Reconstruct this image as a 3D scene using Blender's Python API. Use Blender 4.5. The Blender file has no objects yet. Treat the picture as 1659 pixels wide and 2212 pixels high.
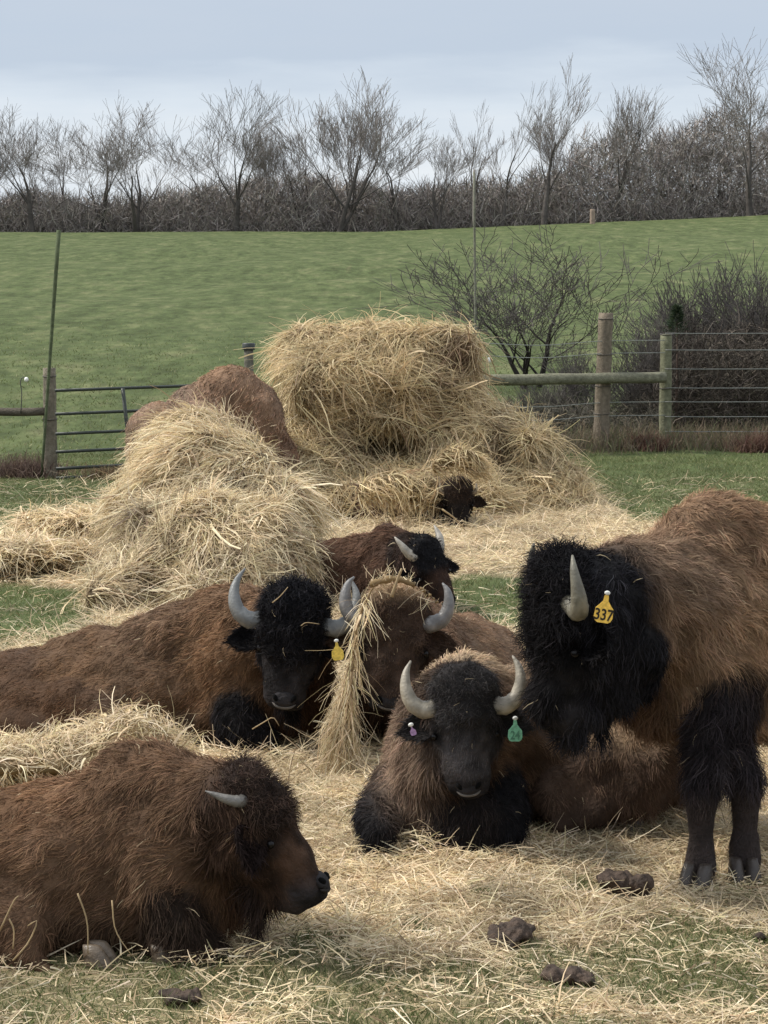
import bpy, math, random
import numpy as np
from mathutils import Vector, Matrix
random.seed(7)
RNG = np.random.default_rng(11)
SC = bpy.context.scene
COL = SC.collection
R = math.radians

# ------------------------------------------------------------------ camera, world, sun
FPX, HORY, CAMH = 4806.0, 645.0, 2.39          # focal length and horizon in a 1659x2212 picture; camera height
PITCH = math.atan((HORY-1106)/FPX)             # looks slightly down
cam = bpy.data.cameras.new('camera'); camo = bpy.data.objects.new('camera', cam); COL.objects.link(camo)
camo.location = (0, 0, CAMH); camo.rotation_euler = (math.pi/2+PITCH, 0, 0)
cam.sensor_fit = 'VERTICAL'; cam.sensor_height = 24; cam.lens = FPX/2212*24
cam.clip_start = 0.1; cam.clip_end = 5000
SC.camera = camo
SUN_EL, SUN_AZ = R(50), R(-78)                 # azimuth from +Y towards +X
w = bpy.data.worlds.new('World'); SC.world = w; w.use_nodes = True
nt = w.node_tree; nt.nodes.clear()
def nd(t, kind, **kw):
    n = t.nodes.new(kind)
    for k, v in kw.items():
        if k.startswith('i_'): n.inputs[k[2:].replace('_', ' ')].default_value = v
        else: setattr(n, k, v)
    return n
sky = nd(nt, 'ShaderNodeTexSky', sky_type='NISHITA', sun_disc=False, sun_elevation=SUN_EL, sun_rotation=SUN_AZ)
bg1 = nd(nt, 'ShaderNodeBackground', i_Strength=0.08)
bg2 = nd(nt, 'ShaderNodeBackground', i_Strength=0.92)
mx = nd(nt, 'ShaderNodeMixShader'); out = nd(nt, 'ShaderNodeOutputWorld')
tc = nd(nt, 'ShaderNodeTexCoord'); mp = nd(nt, 'ShaderNodeMapping'); mp.inputs['Scale'].default_value = (7, 7, 42)
nz = nd(nt, 'ShaderNodeTexNoise', i_Scale=1.0, i_Detail=5.0, i_Roughness=0.55)
sp = nd(nt, 'ShaderNodeSeparateXYZ')
ma = nd(nt, 'ShaderNodeMath', operation='MULTIPLY_ADD'); ma.inputs[1].default_value = 0.075; ma.inputs[2].default_value = -0.037
ad = nd(nt, 'ShaderNodeMath', operation='ADD')
rp = nd(nt, 'ShaderNodeValToRGB')
L = nt.links.new
L(tc.outputs['Generated'], mp.inputs['Vector']); L(mp.outputs[0], nz.inputs['Vector'])
L(tc.outputs['Generated'], sp.inputs[0]); L(nz.outputs['Fac'], ma.inputs[0])
L(sp.outputs['Z'], ad.inputs[0]); L(ma.outputs[0], ad.inputs[1]); L(ad.outputs[0], rp.inputs[0])
els = rp.color_ramp.elements
els[0].position = 0.0; els[0].color = (0.46, 0.53, 0.60, 1)
els[1].position = 1.0; els[1].color = (0.86, 0.91, 0.98, 1)
for p, c in ((0.03, (0.47, 0.53, 0.605, 1)), (0.055, (0.58, 0.61, 0.645, 1)), (0.082, (0.49, 0.54, 0.60, 1)), (0.11, (0.375, 0.43, 0.51, 1)), (0.15, (0.40, 0.445, 0.515, 1)), (0.3, (0.68, 0.73, 0.80, 1))):
    e = els.new(p); e.color = c
L(rp.outputs[0], bg2.inputs['Color']); L(sky.outputs[0], bg1.inputs['Color'])
mx.inputs[0].default_value = 0.9
L(bg1.outputs[0], mx.inputs[1]); L(bg2.outputs[0], mx.inputs[2]); L(mx.outputs[0], out.inputs[0])
sl = bpy.data.lights.new('sun', 'SUN'); so = bpy.data.objects.new('sun', sl); COL.objects.link(so)
sl.energy = 3.0; sl.angle = R(7); sl.color = (1, 0.95, 0.87)
sd = Vector((math.sin(SUN_AZ)*math.cos(SUN_EL), math.cos(SUN_AZ)*math.cos(SUN_EL), math.sin(SUN_EL)))
so.rotation_euler = (-sd).to_track_quat('-Z', 'Y').to_euler()
SC.view_settings.view_transform = 'Standard'; SC.view_settings.look = 'None'
SC.view_settings.exposure = 0.68; SC.view_settings.gamma = 1.0; SC.view_settings.use_curve_mapping = False

# ------------------------------------------------------------------ helpers
cp, sn = math.cos(PITCH), math.sin(PITCH)
def P(px, py, Y):
    """point at world depth Y seen at picture position px, py"""
    dx = (px-829.5)/FPX; dz = (1106-py)/FPX
    d = np.array([dx, cp-dz*sn, sn+dz*cp])
    return np.array([0, 0, CAMH]) + d*(Y/d[1])
def nrm(v):
    v = np.asarray(v, float); return v/(np.linalg.norm(v, axis=-1, keepdims=True)+1e-12)
def _hash(ix, iy, iz, s):
    h = (ix*374761393 + iy*668265263 + iz*1274126177 + s*974634777) & 0xFFFFFFFF
    h = ((h ^ (h >> 13))*1274126177) & 0xFFFFFFFF
    h = h ^ (h >> 16)
    return (h & 0xFFFF)/65535.0
def noise(p, f=1.0, s=0):
    """value noise in 0..1"""
    p = np.asarray(p, float)*f; i = np.floor(p).astype(np.int64); t = p-i; t = t*t*(3-2*t)
    r = 0
    for a in (0, 1):
        for b in (0, 1):
            for c in (0, 1):
                wgt = (t[:, 0] if a else 1-t[:, 0])*(t[:, 1] if b else 1-t[:, 1])*(t[:, 2] if c else 1-t[:, 2])
                r = r + wgt*_hash(i[:, 0]+a, i[:, 1]+b, i[:, 2]+c, s)
    return r
def vnoise(p, f, s=0):
    return np.stack([noise(p, f, s+k)*2-1 for k in (0, 1, 2)], 1)

def mkmesh(name, V, F, col=None, smooth=False):
    """mesh from vertex array and an (n,4) or (n,3) face array (or a list of those)"""
    V = np.asarray(V, np.float32)
    Fs = F if isinstance(F, list) else [F]
    Fs = [np.asarray(f, np.int32) for f in Fs if len(f)]
    me = bpy.data.meshes.new(name)
    me.vertices.add(len(V)); me.vertices.foreach_set('co', V.ravel())
    nl = sum(f.size for f in Fs); nf = sum(len(f) for f in Fs)
    me.loops.add(nl); me.loops.foreach_set('vertex_index', np.concatenate([f.ravel() for f in Fs]))
    me.polygons.add(nf)
    tot = np.concatenate([np.full(len(f), f.shape[1], np.int32) for f in Fs])
    st = np.concatenate([[0], np.cumsum(tot)[:-1]]).astype(np.int32)
    me.polygons.foreach_set('loop_start', st); me.polygons.foreach_set('loop_total', tot)
    if smooth: me.polygons.foreach_set('use_smooth', np.ones(nf, bool))
    me.update(calc_edges=True)
    if col is not None:
        a = me.color_attributes.new('col', 'FLOAT_COLOR', 'POINT')
        c = np.ones((len(V), 4), np.float32); c[:, :3] = col
        a.data.foreach_set('color', c.ravel())
    return me
def tag(o, label=None, cat=None, group=None, kind=None):
    if label: o['label'] = label
    if cat: o['category'] = cat
    if group: o['group'] = group
    if kind: o['kind'] = kind
    return o
def empty(name, loc):
    o = bpy.data.objects.new(name, None); COL.objects.link(o); o.location = loc; o.empty_display_size = .2
    return o
def wloc(o):
    l = np.array(o.location)
    while o.parent: o = o.parent; l = l+np.array(o.location)
    return l
def link(name, V, F, mat, parent=None, base=None, col=None, smooth=False):
    """V in world coordinates; the object's origin is its parent's, or base"""
    V = np.asarray(V, float)
    org = wloc(parent) if parent is not None else (np.asarray(base, float) if base is not None else np.zeros(3))
    me = mkmesh(name, V-org, F, col, smooth); me.materials.append(mat)
    o = bpy.data.objects.new(name, me); COL.objects.link(o)
    if parent is not None: o.parent = parent
    else: o.location = org
    return o
class Acc:
    """collects verts / faces / colours"""
    def __init__(s): s.V, s.Q, s.T, s.C, s.n = [], [], [], [], 0
    def add(s, V, F, c=(1, 1, 1)):
        V = np.asarray(V, float); F = np.asarray(F)
        (s.Q if F.shape[1] == 4 else s.T).append(F+s.n); s.V.append(V)
        c = np.asarray(c, float); s.C.append(np.broadcast_to(c, (len(V), 3)) if c.ndim == 1 else c); s.n += len(V)
    def get(s):
        return np.concatenate(s.V), [np.concatenate(x) for x in (s.Q, s.T) if x], np.concatenate(s.C)
    def link(s, name, mat, parent=None, base=None, smooth=False):
        V, F, C = s.get(); return link(name, V, F, mat, parent, base, C, smooth)

def tube(pts, rad, n=8, cap=True):
    pts = np.asarray(pts, float); m = len(pts); rad = np.broadcast_to(np.asarray(rad, float), (m,))
    tg = np.gradient(pts, axis=0); tg = nrm(tg)
    ref = np.array([0, 0, 1.0]) if abs(tg[0][2]) < .9 else np.array([1.0, 0, 0])
    V = []; u = nrm(np.cross(tg[0], ref))
    for i in range(m):
        u = nrm(u-tg[i]*np.dot(u, tg[i])); v = np.cross(tg[i], u)
        a = np.arange(n)*2*math.pi/n
        V.append(pts[i]+rad[i]*(np.cos(a)[:, None]*u+np.sin(a)[:, None]*v))
    V = np.concatenate(V); F = []
    for i in range(m-1):
        for k in range(n):
            F.append((i*n+k, i*n+(k+1) % n, (i+1)*n+(k+1) % n, (i+1)*n+k))
    if cap:
        V = np.concatenate([V, pts[:1], pts[-1:]]); a, b = m*n, m*n+1
        for k in range(n):
            F.append((a, (k+1) % n, k, k)); F.append((b, (m-1)*n+k, (m-1)*n+(k+1) % n, (m-1)*n+(k+1) % n))
        Q = [f for f in F if len(set(f)) == 4]; T = [f[:3] if f[2] != f[1] else f for f in F if len(set(f)) == 3]
        return V, np.array(Q), np.array([t[:3] for t in T])
    return V, np.array(F), np.zeros((0, 3), int)
def acc_tube(A, pts, rad, n=8, c=(1, 1, 1)):
    V, Q, T = tube(pts, rad, n)
    k = A.n; A.add(V, Q, c)
    if len(T): A.T.append(T+k)
def smoothpath(p, m=16):
    """Catmull-Rom through the control points"""
    p = np.asarray(p, float); q = np.vstack([2*p[0]-p[1], p, 2*p[-1]-p[-2]]); o = []
    n = len(p)-1
    for t in np.linspace(0, n, m):
        i = min(int(t), n-1); f = t-i; a, b, c, d = q[i:i+4]
        o.append(.5*((2*b)+(-a+c)*f+(2*a-5*b+4*c-d)*f*f+(-a+3*b-3*c+d)*f**3))
    return np.array(o)
_bm = None
def ico(sub=2):
    import bmesh
    bm = bmesh.new(); bmesh.ops.create_icosphere(bm, subdivisions=sub, radius=1)
    V = np.array([v.co[:] for v in bm.verts]); F = np.array([[v.index for v in f.verts] for f in bm.faces]); bm.free()
    return V, F
ICO = {k: ico(k) for k in (1, 2, 3)}
def ell(A, c, r, Rm=None, sub=2, col=(1, 1, 1)):
    V, F = ICO[sub]; V = V*np.asarray(r)
    if Rm is not None: V = V@np.asarray(Rm).T
    A.add(V+np.asarray(c), F, col)

# ------------------------------------------------------------------ materials
def newmat(name):
    m = bpy.data.materials.new(name); m.use_nodes = True; t = m.node_tree
    b = t.nodes['Principled BSDF']; return m, t, b
def attr_mat(name, rough=.8, spec=.25, trans=0.0, nscale=0, namt=0, bump=0, bscale=40, sheen=0):
    m, t, b = newmat(name)
    a = nd(t, 'ShaderNodeAttribute', attribute_name='col'); src = a.outputs['Color']
    if namt:
        c = nd(t, 'ShaderNodeTexCoord'); n = nd(t, 'ShaderNodeTexNoise', i_Scale=nscale, i_Detail=6.0)
        mr = nd(t, 'ShaderNodeMapRange'); mr.inputs[1].default_value = .25; mr.inputs[2].default_value = .75; mr.inputs[3].default_value = 1-namt; mr.inputs[4].default_value = 1+namt
        vm = nd(t, 'ShaderNodeVectorMath', operation='SCALE')
        t.links.new(c.outputs['Object'], n.inputs['Vector']); t.links.new(n.outputs['Fac'], mr.inputs[0])
        t.links.new(src, vm.inputs[0]); t.links.new(mr.outputs[0], vm.inputs['Scale']); src = vm.outputs[0]
    t.links.new(src, b.inputs['Base Color'])
    b.inputs['Roughness'].default_value = rough; b.inputs['Specular IOR Level'].default_value = spec
    if bump:
        c = nd(t, 'ShaderNodeTexCoord'); n = nd(t, 'ShaderNodeTexNoise', i_Scale=bscale, i_Detail=6.0)
        bp = nd(t, 'ShaderNodeBump', i_Strength=bump, i_Distance=.02)
        t.links.new(c.outputs['Object'], n.inputs['Vector']); t.links.new(n.outputs['Fac'], bp.inputs['Height']); t.links.new(bp.outputs[0], b.inputs['Normal'])
    if trans:
        tr = nd(t, 'ShaderNodeBsdfTranslucent'); ms = nd(t, 'ShaderNodeMixShader'); ms.inputs[0].default_value = trans
        t.links.new(src, tr.inputs['Color']); t.links.new(b.outputs[0], ms.inputs[1]); t.links.new(tr.outputs[0], ms.inputs[2])
        t.links.new(ms.outputs[0], t.nodes['Material Output'].inputs['Surface'])
    return m
M_FUR = attr_mat('woolly_coat', .8, .07, .2)
M_BODY = attr_mat('hide', .85, .12, 0, 14, .3, .6, 60)
M_STRAW = attr_mat('straw', .6, .25, .33)
M_GRASS = attr_mat('grass_blades', .65, .25, .3)
M_HORN = attr_mat('horn', .42, .4, 0, 25, .25, .25, 90)
M_BARK = attr_mat('bark', .9, .1, 0, 6, .3, .5, 30)
M_WOOD = attr_mat('weathered_wood', .85, .2, 0, 18, .35, .8, 60)
M_METAL = attr_mat('painted_tube', .5, .4, 0, 30, .25, .2, 60)
M_DUNG = attr_mat('dung', .75, .3, 0, 30, .3, .8, 60)
M_PLASTIC = attr_mat('tag_plastic', .55, .3, 0, 90, .32)
M_EYE = attr_mat('eye', .15, .2)
M_WET = attr_mat('wet_dark', .42, .35)

# ------------------------------------------------------------------ strands
def strands(Pt, N, D, ln, wd, col, seg=2, lift=.3, jit=.25, droop=0., curl=0., wave=6., rng=RNG, face=.6, tip=.25, tipcol=None):
    """curved ribbons: roots Pt, normals N, flow directions D; returns V, F, C"""
    n = len(Pt); ln = np.broadcast_to(ln, (n,)).astype(float); wd = np.broadcast_to(wd, (n,)).astype(float)
    lift = np.broadcast_to(lift, (n,))[:, None]; curl = np.broadcast_to(curl, (n,)); droop = np.broadcast_to(droop, (n,))
    D = D-N*np.sum(D*N, 1, keepdims=True)
    D = nrm(nrm(D)*(1-lift)+N*lift+rng.normal(0, 1, (n, 3))*np.broadcast_to(jit, (n,))[:, None])
    W = nrm(np.cross(D, nrm(N+rng.normal(0, face, (n, 3)))))
    W2 = np.cross(D, W); ph = rng.uniform(0, 6.28, n); bend = rng.normal(0, 1, (n, 1))
    V = np.zeros((n, (seg+1)*2, 3))
    for k in range(seg+1):
        t = k/seg
        c = Pt+D*(ln*t)[:, None]
        c = c+(W2*(np.sin(ph+wave*t)-np.sin(ph))[:, None]+W*(np.cos(ph+wave*t*.8)-np.cos(ph))[:, None])*(curl*ln)[:, None]
        c[:, 2] -= droop*ln*t*t
        wk = wd*(1-(1-tip)*t)*.5
        V[:, 2*k] = c-W*wk[:, None]; V[:, 2*k+1] = c+W*wk[:, None]
    q = np.array([[2*k, 2*k+1, 2*k+3, 2*k+2] for k in range(seg)])
    F = (np.arange(n)[:, None, None]*(seg+1)*2+q[None]).reshape(-1, 4)
    C = np.repeat(col[:, None, :], (seg+1)*2, 1).copy()
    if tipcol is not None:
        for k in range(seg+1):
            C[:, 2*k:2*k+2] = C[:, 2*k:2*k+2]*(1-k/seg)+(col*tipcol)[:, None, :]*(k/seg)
    return V.reshape(-1, 3), F, C.reshape(-1, 3)
def sample(V, F, dens, rng=RNG):
    """random points on triangles, dens per square metre (per-vertex array); returns point, normal, (tri, bary)"""
    a, b, c = V[F[:, 0]], V[F[:, 1]], V[F[:, 2]]
    cr = np.cross(b-a, c-a); ar = np.linalg.norm(cr, axis=1)*.5
    dv = np.broadcast_to(dens, (len(V),))[F].mean(1)
    cnt = rng.poisson(ar*dv)
    idx = np.repeat(np.arange(len(F)), cnt); n = len(idx)
    u, v = rng.random(n), rng.random(n); m = u+v > 1; u[m] = 1-u[m]; v[m] = 1-v[m]
    bc = np.stack([1-u-v, u, v], 1)
    return idx, bc
def bary(A, F, idx, bc):
    t = A[F[idx]]
    return (t*bc[..., None]).sum(1) if A.ndim == 2 else (t*bc).sum(1)
def vnormals(V, F):
    n = np.zeros_like(V); cr = np.cross(V[F[:, 1]]-V[F[:, 0]], V[F[:, 2]]-V[F[:, 0]])
    for k in range(3):
        for j in range(3): n[:, j] += np.bincount(F[:, k], cr[:, j], len(V))
    return nrm(n)
def remesh(A, voxel):
    V, F, _ = A.get(); me = mkmesh('tmp', V, F); o = bpy.data.objects.new('tmp', me); COL.objects.link(o)
    m = o.modifiers.new('r', 'REMESH'); m.mode = 'VOXEL'; m.voxel_size = voxel
    t = o.modifiers.new('t', 'TRIANGULATE')
    dg = bpy.context.evaluated_depsgraph_get(); e = o.evaluated_get(dg); em = e.to_mesh()
    n = len(em.vertices); V = np.zeros(n*3, np.float32); em.vertices.foreach_get('co', V)
    F = np.zeros(len(em.polygons)*3, np.int32); em.loops.foreach_get('vertex_index', F)
    e.to_mesh_clear(); bpy.data.objects.remove(o); bpy.data.meshes.remove(me)
    return V.reshape(-1, 3).astype(float), F.reshape(-1, 3)
def laplace(V, F, amount, it):
    E = np.concatenate([F[:, [0, 1]], F[:, [1, 2]], F[:, [2, 0]]]); n = len(V)
    cnt = np.bincount(E[:, 0], minlength=n).astype(float)+1e-9
    amount = np.broadcast_to(amount, (n,))[:, None]
    for i in range(it):
        s = np.stack([np.bincount(E[:, 0], V[E[:, 1], j], n) for j in range(3)], 1)/cnt[:, None]
        V = V+(s-V)*amount*.6
    return V

# ------------------------------------------------------------------ terrain
def terrain(x, y):
    x = np.asarray(x, float); y = np.asarray(y, float)
    zc = 9.35+np.clip((x-8)/30, -0.3, 3)*1.25+np.clip((-x-20)/40, 0, 3)*-.1
    t = np.clip((y-33.5)/186.5, 0, 1)
    s = t**1.12
    z = zc*s
    far = np.clip((y-222)/400, 0, 1)
    z = z-zc*.6*far
    p = np.stack([x, y, 0*x], -1).reshape(-1, 3)
    big = (noise(p, .07, 3).reshape(x.shape)-.5)*.9*np.clip((y-36)/40, 0, 1)
    sm = (noise(p, 2.2, 4).reshape(x.shape)-.5)*.03+(noise(p, .6, 5).reshape(x.shape)-.5)*.05
    return z+big*np.clip((225-y)/60, .15, 1)+sm
GREENS = [(P(a_, b_, 1)[0]*FPX*CAMH/(b_-HORY), FPX*CAMH/(b_-HORY), c_) for a_, b_, c_ in ((330, 2150, .22), (120, 2160, .2), (600, 1985, .10), (680, 2080, .13), (900, 2040, .10), (1250, 1945, .08), (1400, 2120, .2), (1560, 2150, .2), (800, 2195, .22), (1180, 2120, .1), (1620, 2060, .1), (560, 2170, .12), (1050, 1960, .07), (230, 2110, .18), (1000, 2150, .1), (1480, 2060, .12), (760, 2000, .07))]
def straw_cover(x, y):
    """0 green pasture .. 1 covered by trampled hay"""
    p = np.stack([x, y, 0*x], -1).reshape(-1, 3)
    n = noise(p, .9, 21)*.35+noise(p, 2.6, 22)*.45+noise(p, 7, 23)*.2
    n = (n.reshape(x.shape)-.5)*1.5
    px = 829.5+x/np.maximum(y, 1)*FPX; py = HORY+FPX*CAMH/np.maximum(y, 1)     # where this ground lies in the view
    c = np.full(x.shape, 1.05)
    # thins out towards the photographer
    c = c-np.clip((8.6-y)/1.2, 0, 1)*.5
    for gx, gy, gr in GREENS: c = c-1.0*np.exp(-((x-gx)**2+((y-gy)/1.6)**2)/gr**2)
    # green strip on the left between heap and front animals
    c = c-1.3*np.exp(-(((x+3.3)/1.15)**2+((y-16.9)/2.0)**2)**2)
    # green patch right of the calf
    c = c-1.5*np.exp(-(((x-1.05)/.62)**2+((y-17.6)/1.7)**2)**2)
    # beyond the hay: open pasture
    edge = 22.6+np.clip((x-1.8), 0, 9)*.15+np.where(x < -2.4, -1.5-(-2.4-x)*.15, 0)
    c = c-np.clip((y-edge)/1.6, 0, 1)*1.4*np.where(np.abs(x-.5) < 2.1, np.clip((y-28)/1.5, 0, 1), 1)
    c = c+.35*np.exp(-(((x-.9)/1.2)**2+((y-27.2)/1.2)**2))
    return np.clip(.5+(c-.5)*1.5+n*1.5, 0, 1)

def axis(lo, hi, fine_lo, fine_hi, step, grow=1.16):
    a = list(np.arange(fine_lo, fine_hi, step)); s = step
    while a[-1] < hi: s *= grow; a.append(a[-1]+s)
    s = step; b = [fine_lo]
    while b[-1] > lo: s *= grow; b.append(b[-1]-s)
    return np.array(b[:0:-1]+a)
xs = axis(-900, 900, -5.5, 5.5, .09, 1.09); ys = axis(-60, 2500, 5.5, 34, .09, 1.05)
GX, GY = np.meshgrid(xs, ys)
GZ = terrain(GX, GY)
nx, ny = len(xs), len(ys)
i, j = np.meshgrid(np.arange(nx-1), np.arange(ny-1)); k = (j*nx+i).ravel()
GF = np.stack([k, k+1, k+nx+1, k+nx], 1)
cov = straw_cover(GX, GY).ravel(); cov = np.maximum(cov, np.clip((13-GY.ravel())/3, 0, 1)*.5*(GY.ravel() > 3))
GC = np.stack([cov, cov, cov], 1)
mg, t, b = newmat('ground')
a = nd(t, 'ShaderNodeAttribute', attribute_name='col'); c = nd(t, 'ShaderNodeTexCoord')
def ramp(t, cols):
    r = nd(t, 'ShaderNodeValToRGB'); e = r.color_ramp.elements
    e[0].position, e[0].color = cols[0][0], (*cols[0][1], 1); e[1].position, e[1].color = cols[-1][0], (*cols[-1][1], 1)
    for p, cc in cols[1:-1]: q = e.new(p); q.color = (*cc, 1)
    return r
n1 = nd(t, 'ShaderNodeTexNoise', i_Scale=.9, i_Detail=9.0, i_Roughness=.68); mpp = nd(t, 'ShaderNodeMapping'); mpp.inputs['Scale'].default_value = (1.0, .30, .5)
n2 = nd(t, 'ShaderNodeTexNoise', i_Scale=2.6, i_Detail=8.0, i_Roughness=.7)
n3 = nd(t, 'ShaderNodeTexNoise', i_Scale=30.0, i_Detail=6.0, i_Roughness=.7)
r1 = ramp(t, [(.34, (.050, .062, .023)), (.46, (.067, .087, .033)), (.55, (.086, .104, .042)), (.76, (.16, .16, .08))])
r2 = ramp(t, [(.3, (.13, .092, .055)), (.5, (.30, .225, .14)), (.7, (.50, .40, .26))])
L = t.links.new
L(c.outputs['Object'], mpp.inputs[0]); L(mpp.outputs[0], n1.inputs['Vector']); mp2 = nd(t, 'ShaderNodeMapping'); mp2.inputs['Scale'].default_value = (1.0, .35, .6); L(c.outputs['Object'], mp2.inputs[0]); L(mp2.outputs[0], n2.inputs['Vector']); L(c.outputs['Object'], n3.inputs['Vector'])
L(n1.outputs['Fac'], r1.inputs[0]); L(n3.outputs['Fac'], r2.inputs[0])
mm = nd(t, 'ShaderNodeMix', data_type='RGBA'); L(a.outputs['Fac'], mm.inputs[0]); L(r1.outputs[0], mm.inputs[6]); L(r2.outputs[0], mm.inputs[7])
mr = nd(t, 'ShaderNodeMapRange'); mr.inputs[1].default_value = .3; mr.inputs[2].default_value = .7; mr.inputs[3].default_value = .62; mr.inputs[4].default_value = 1.38
vm = nd(t, 'ShaderNodeVectorMath', operation='SCALE'); L(n2.outputs['Fac'], mr.inputs[0]); L(mm.outputs[2], vm.inputs[0]); L(mr.outputs[0], vm.inputs['Scale'])
L(vm.outputs[0], b.inputs['Base Color']); b.inputs['Roughness'].default_value = .95; b.inputs['Specular IOR Level'].default_value = .1
bp = nd(t, 'ShaderNodeBump', i_Strength=.8, i_Distance=.15); L(n2.outputs['Fac'], bp.inputs['Height']); L(bp.outputs[0], b.inputs['Normal'])
g = link('ground', np.stack([GX, GY, GZ], -1).reshape(-1, 3), GF, mg, base=(0, 0, 0), col=GC, smooth=True); tag(g, kind='structure')

def pal(n, cols, wts=None, var=.18, rng=RNG):
    cols = np.array(cols, float); k = rng.choice(len(cols), n, p=wts)
    return cols[k]*rng.uniform(1-var, 1+var, (n, 1))*rng.uniform(.96, 1.04, (n, 3))
STRAW = [(.68, .56, .37), (.58, .46, .29), (.80, .69, .50), (.30, .22, .13), (.50, .42, .24)]
STRAWW = [.32, .27, .13, .16, .12]
HAYW = [(.58, .465, .28), (.47, .37, .215), (.70, .58, .37), (.26, .19, .11), (.50, .415, .24)]
up = np.array([0, 0, 1.0])
def wedge(n, y0, y1, margin=.3, rng=RNG):
    y = np.sqrt(rng.uniform(y0**2, y1**2, n)); hw = y*829.5/FPX+margin
    return rng.uniform(-1, 1, n)*hw, y

# fallen straw on the ground -----------------------------------------------------------
DUNGS = [(P(a_, b_, 1)[0]*FPX*CAMH/(b_-HORY), FPX*CAMH/(b_-HORY), c_) for a_, b_, c_ in ((1345, 1950, .12), (1120, 2062, .10), (1225, 2152, .10), (390, 2205, .09), (1650, 2045, .05))]
def ground_straw():
    rng = np.random.default_rng(3); Vs, Fs, Cs = [], [], []; o = 0
    for (n, y0, y1, wd, l0, l1) in ((130000, 7.0, 11, .0052, .03, .15), (95000, 10.5, 17, .006, .06, .24), (85000, 16, 29.5, .008, .09, .32)):
        x, y = wedge(n, y0, y1, .35, rng)
        keep = rng.random(n) < np.clip(straw_cover(x, y)*1.15-.08, .12 if y0 < 9 else .05, 1)
        for qx, qy, qr in DUNGS: keep &= ((x-qx)/qr)**2+((y-qy+.25*qr)/(qr*1.6))**2 > 1
        x, y = x[keep], y[keep]; n = len(x)
        # tufts: raise some areas
        pp = np.stack([x, y, 0*x], 1); mat = noise(pp, 1.7, 31)**2*.09+noise(pp, 5, 32)**2*.05
        z = terrain(x, y)+mat*rng.random(n)+.002
        th = rng.uniform(0, 6.28, n)+noise(pp, 1.3, 8)*3
        D = np.stack([np.cos(th)*1.5, np.sin(th), rng.normal(0, .12, n)], 1)
        N = nrm(np.stack([rng.normal(0, .35, n), rng.normal(0, .35, n)-.25, np.ones(n)], 1))
        ln = rng.uniform(l0, l1, n)*(.45+rng.random(n)**3*1.1); w = wd*rng.uniform(.5, 1.35, n)
        c = pal(n, STRAW, STRAWW, rng=rng)*(.45+.6*noise(pp, 2.1, 77)+.5*noise(pp, 7, 78))[:, None]
        V, F, C = strands(np.stack([x, y, z], 1), N, D, ln, w, c, seg=3, lift=rng.random(n)**3*(.28 if y0 < 9 else .5), jit=.1, droop=.12, curl=.05, wave=3, rng=rng, face=.5, tip=.4)
        V[:, 2] = np.maximum(V[:, 2], terrain(V[:, 0], V[:, 1])+.002)
        Vs.append(V); Fs.append(F+o); Cs.append(C); o += len(V)
    ob = link('straw', np.concatenate(Vs), np.concatenate(Fs), M_STRAW, base=(0, 0, 0), col=np.concatenate(Cs))
    tag(ob, 'trampled straw and loose hay covering the ground among the bison', 'straw', kind='stuff')
ground_straw()
GRASSC = [(.125, .150, .055), (.165, .185, .075), (.09, .112, .04), (.28, .26, .14)]
def grass():
    rng = np.random.default_rng(5); Vs, Fs, Cs = [], [], []; o = 0
    for (n, y0, y1, wd, l0, l1, seg) in ((170000, 7.0, 13, .0045, .025, .075, 2), (190000, 12, 34, .009, .03, .075, 2), (45000, 34, 75, .022, .05, .10, 1)):
        x, y = wedge(n, y0, y1, .4, rng); cv = straw_cover(x, y)
        pp = np.stack([x, y, 0*x], 1); keep = rng.random(n) < np.clip(1.15-cv*1.35, 0.02, 1)*(.25+1.1*noise(pp, 3 if y0 < 30 else .8, 41))
        keep &= rng.random(len(y)) < np.clip((76-y)/38, 0, 1)
        x, y, pp = x[keep], y[keep], pp[keep]; n = len(x)
        P0 = np.stack([x, y, terrain(x, y)-.003], 1)
        th = rng.uniform(0, 6.28, n); D = np.stack([np.cos(th), np.sin(th), 0*th], 1)
        c = pal(n, GRASSC, [.4, .28, .2, .12], rng=rng)*(.75+.5*noise(pp, .5, 9))[:, None]
        V, F, C = strands(P0, np.tile(up, (n, 1)), D, rng.uniform(l0, l1, n)*(.6+.8*noise(pp, 2.5, 43)), wd*rng.uniform(.6, 1.3, n), c, seg=seg, lift=.62, jit=.12, droop=.25, rng=rng, face=1, tip=.15)
        Vs.append(V); Fs.append(F+o); Cs.append(C); o += len(V)
    ob = link('grass', np.concatenate(Vs), np.concatenate(Fs), M_GRASS, base=(0, 0, 0), col=np.concatenate(Cs))
    tag(ob, 'short green pasture grass growing around the hay and up the hillside', 'grass', kind='stuff')
grass()

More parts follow.
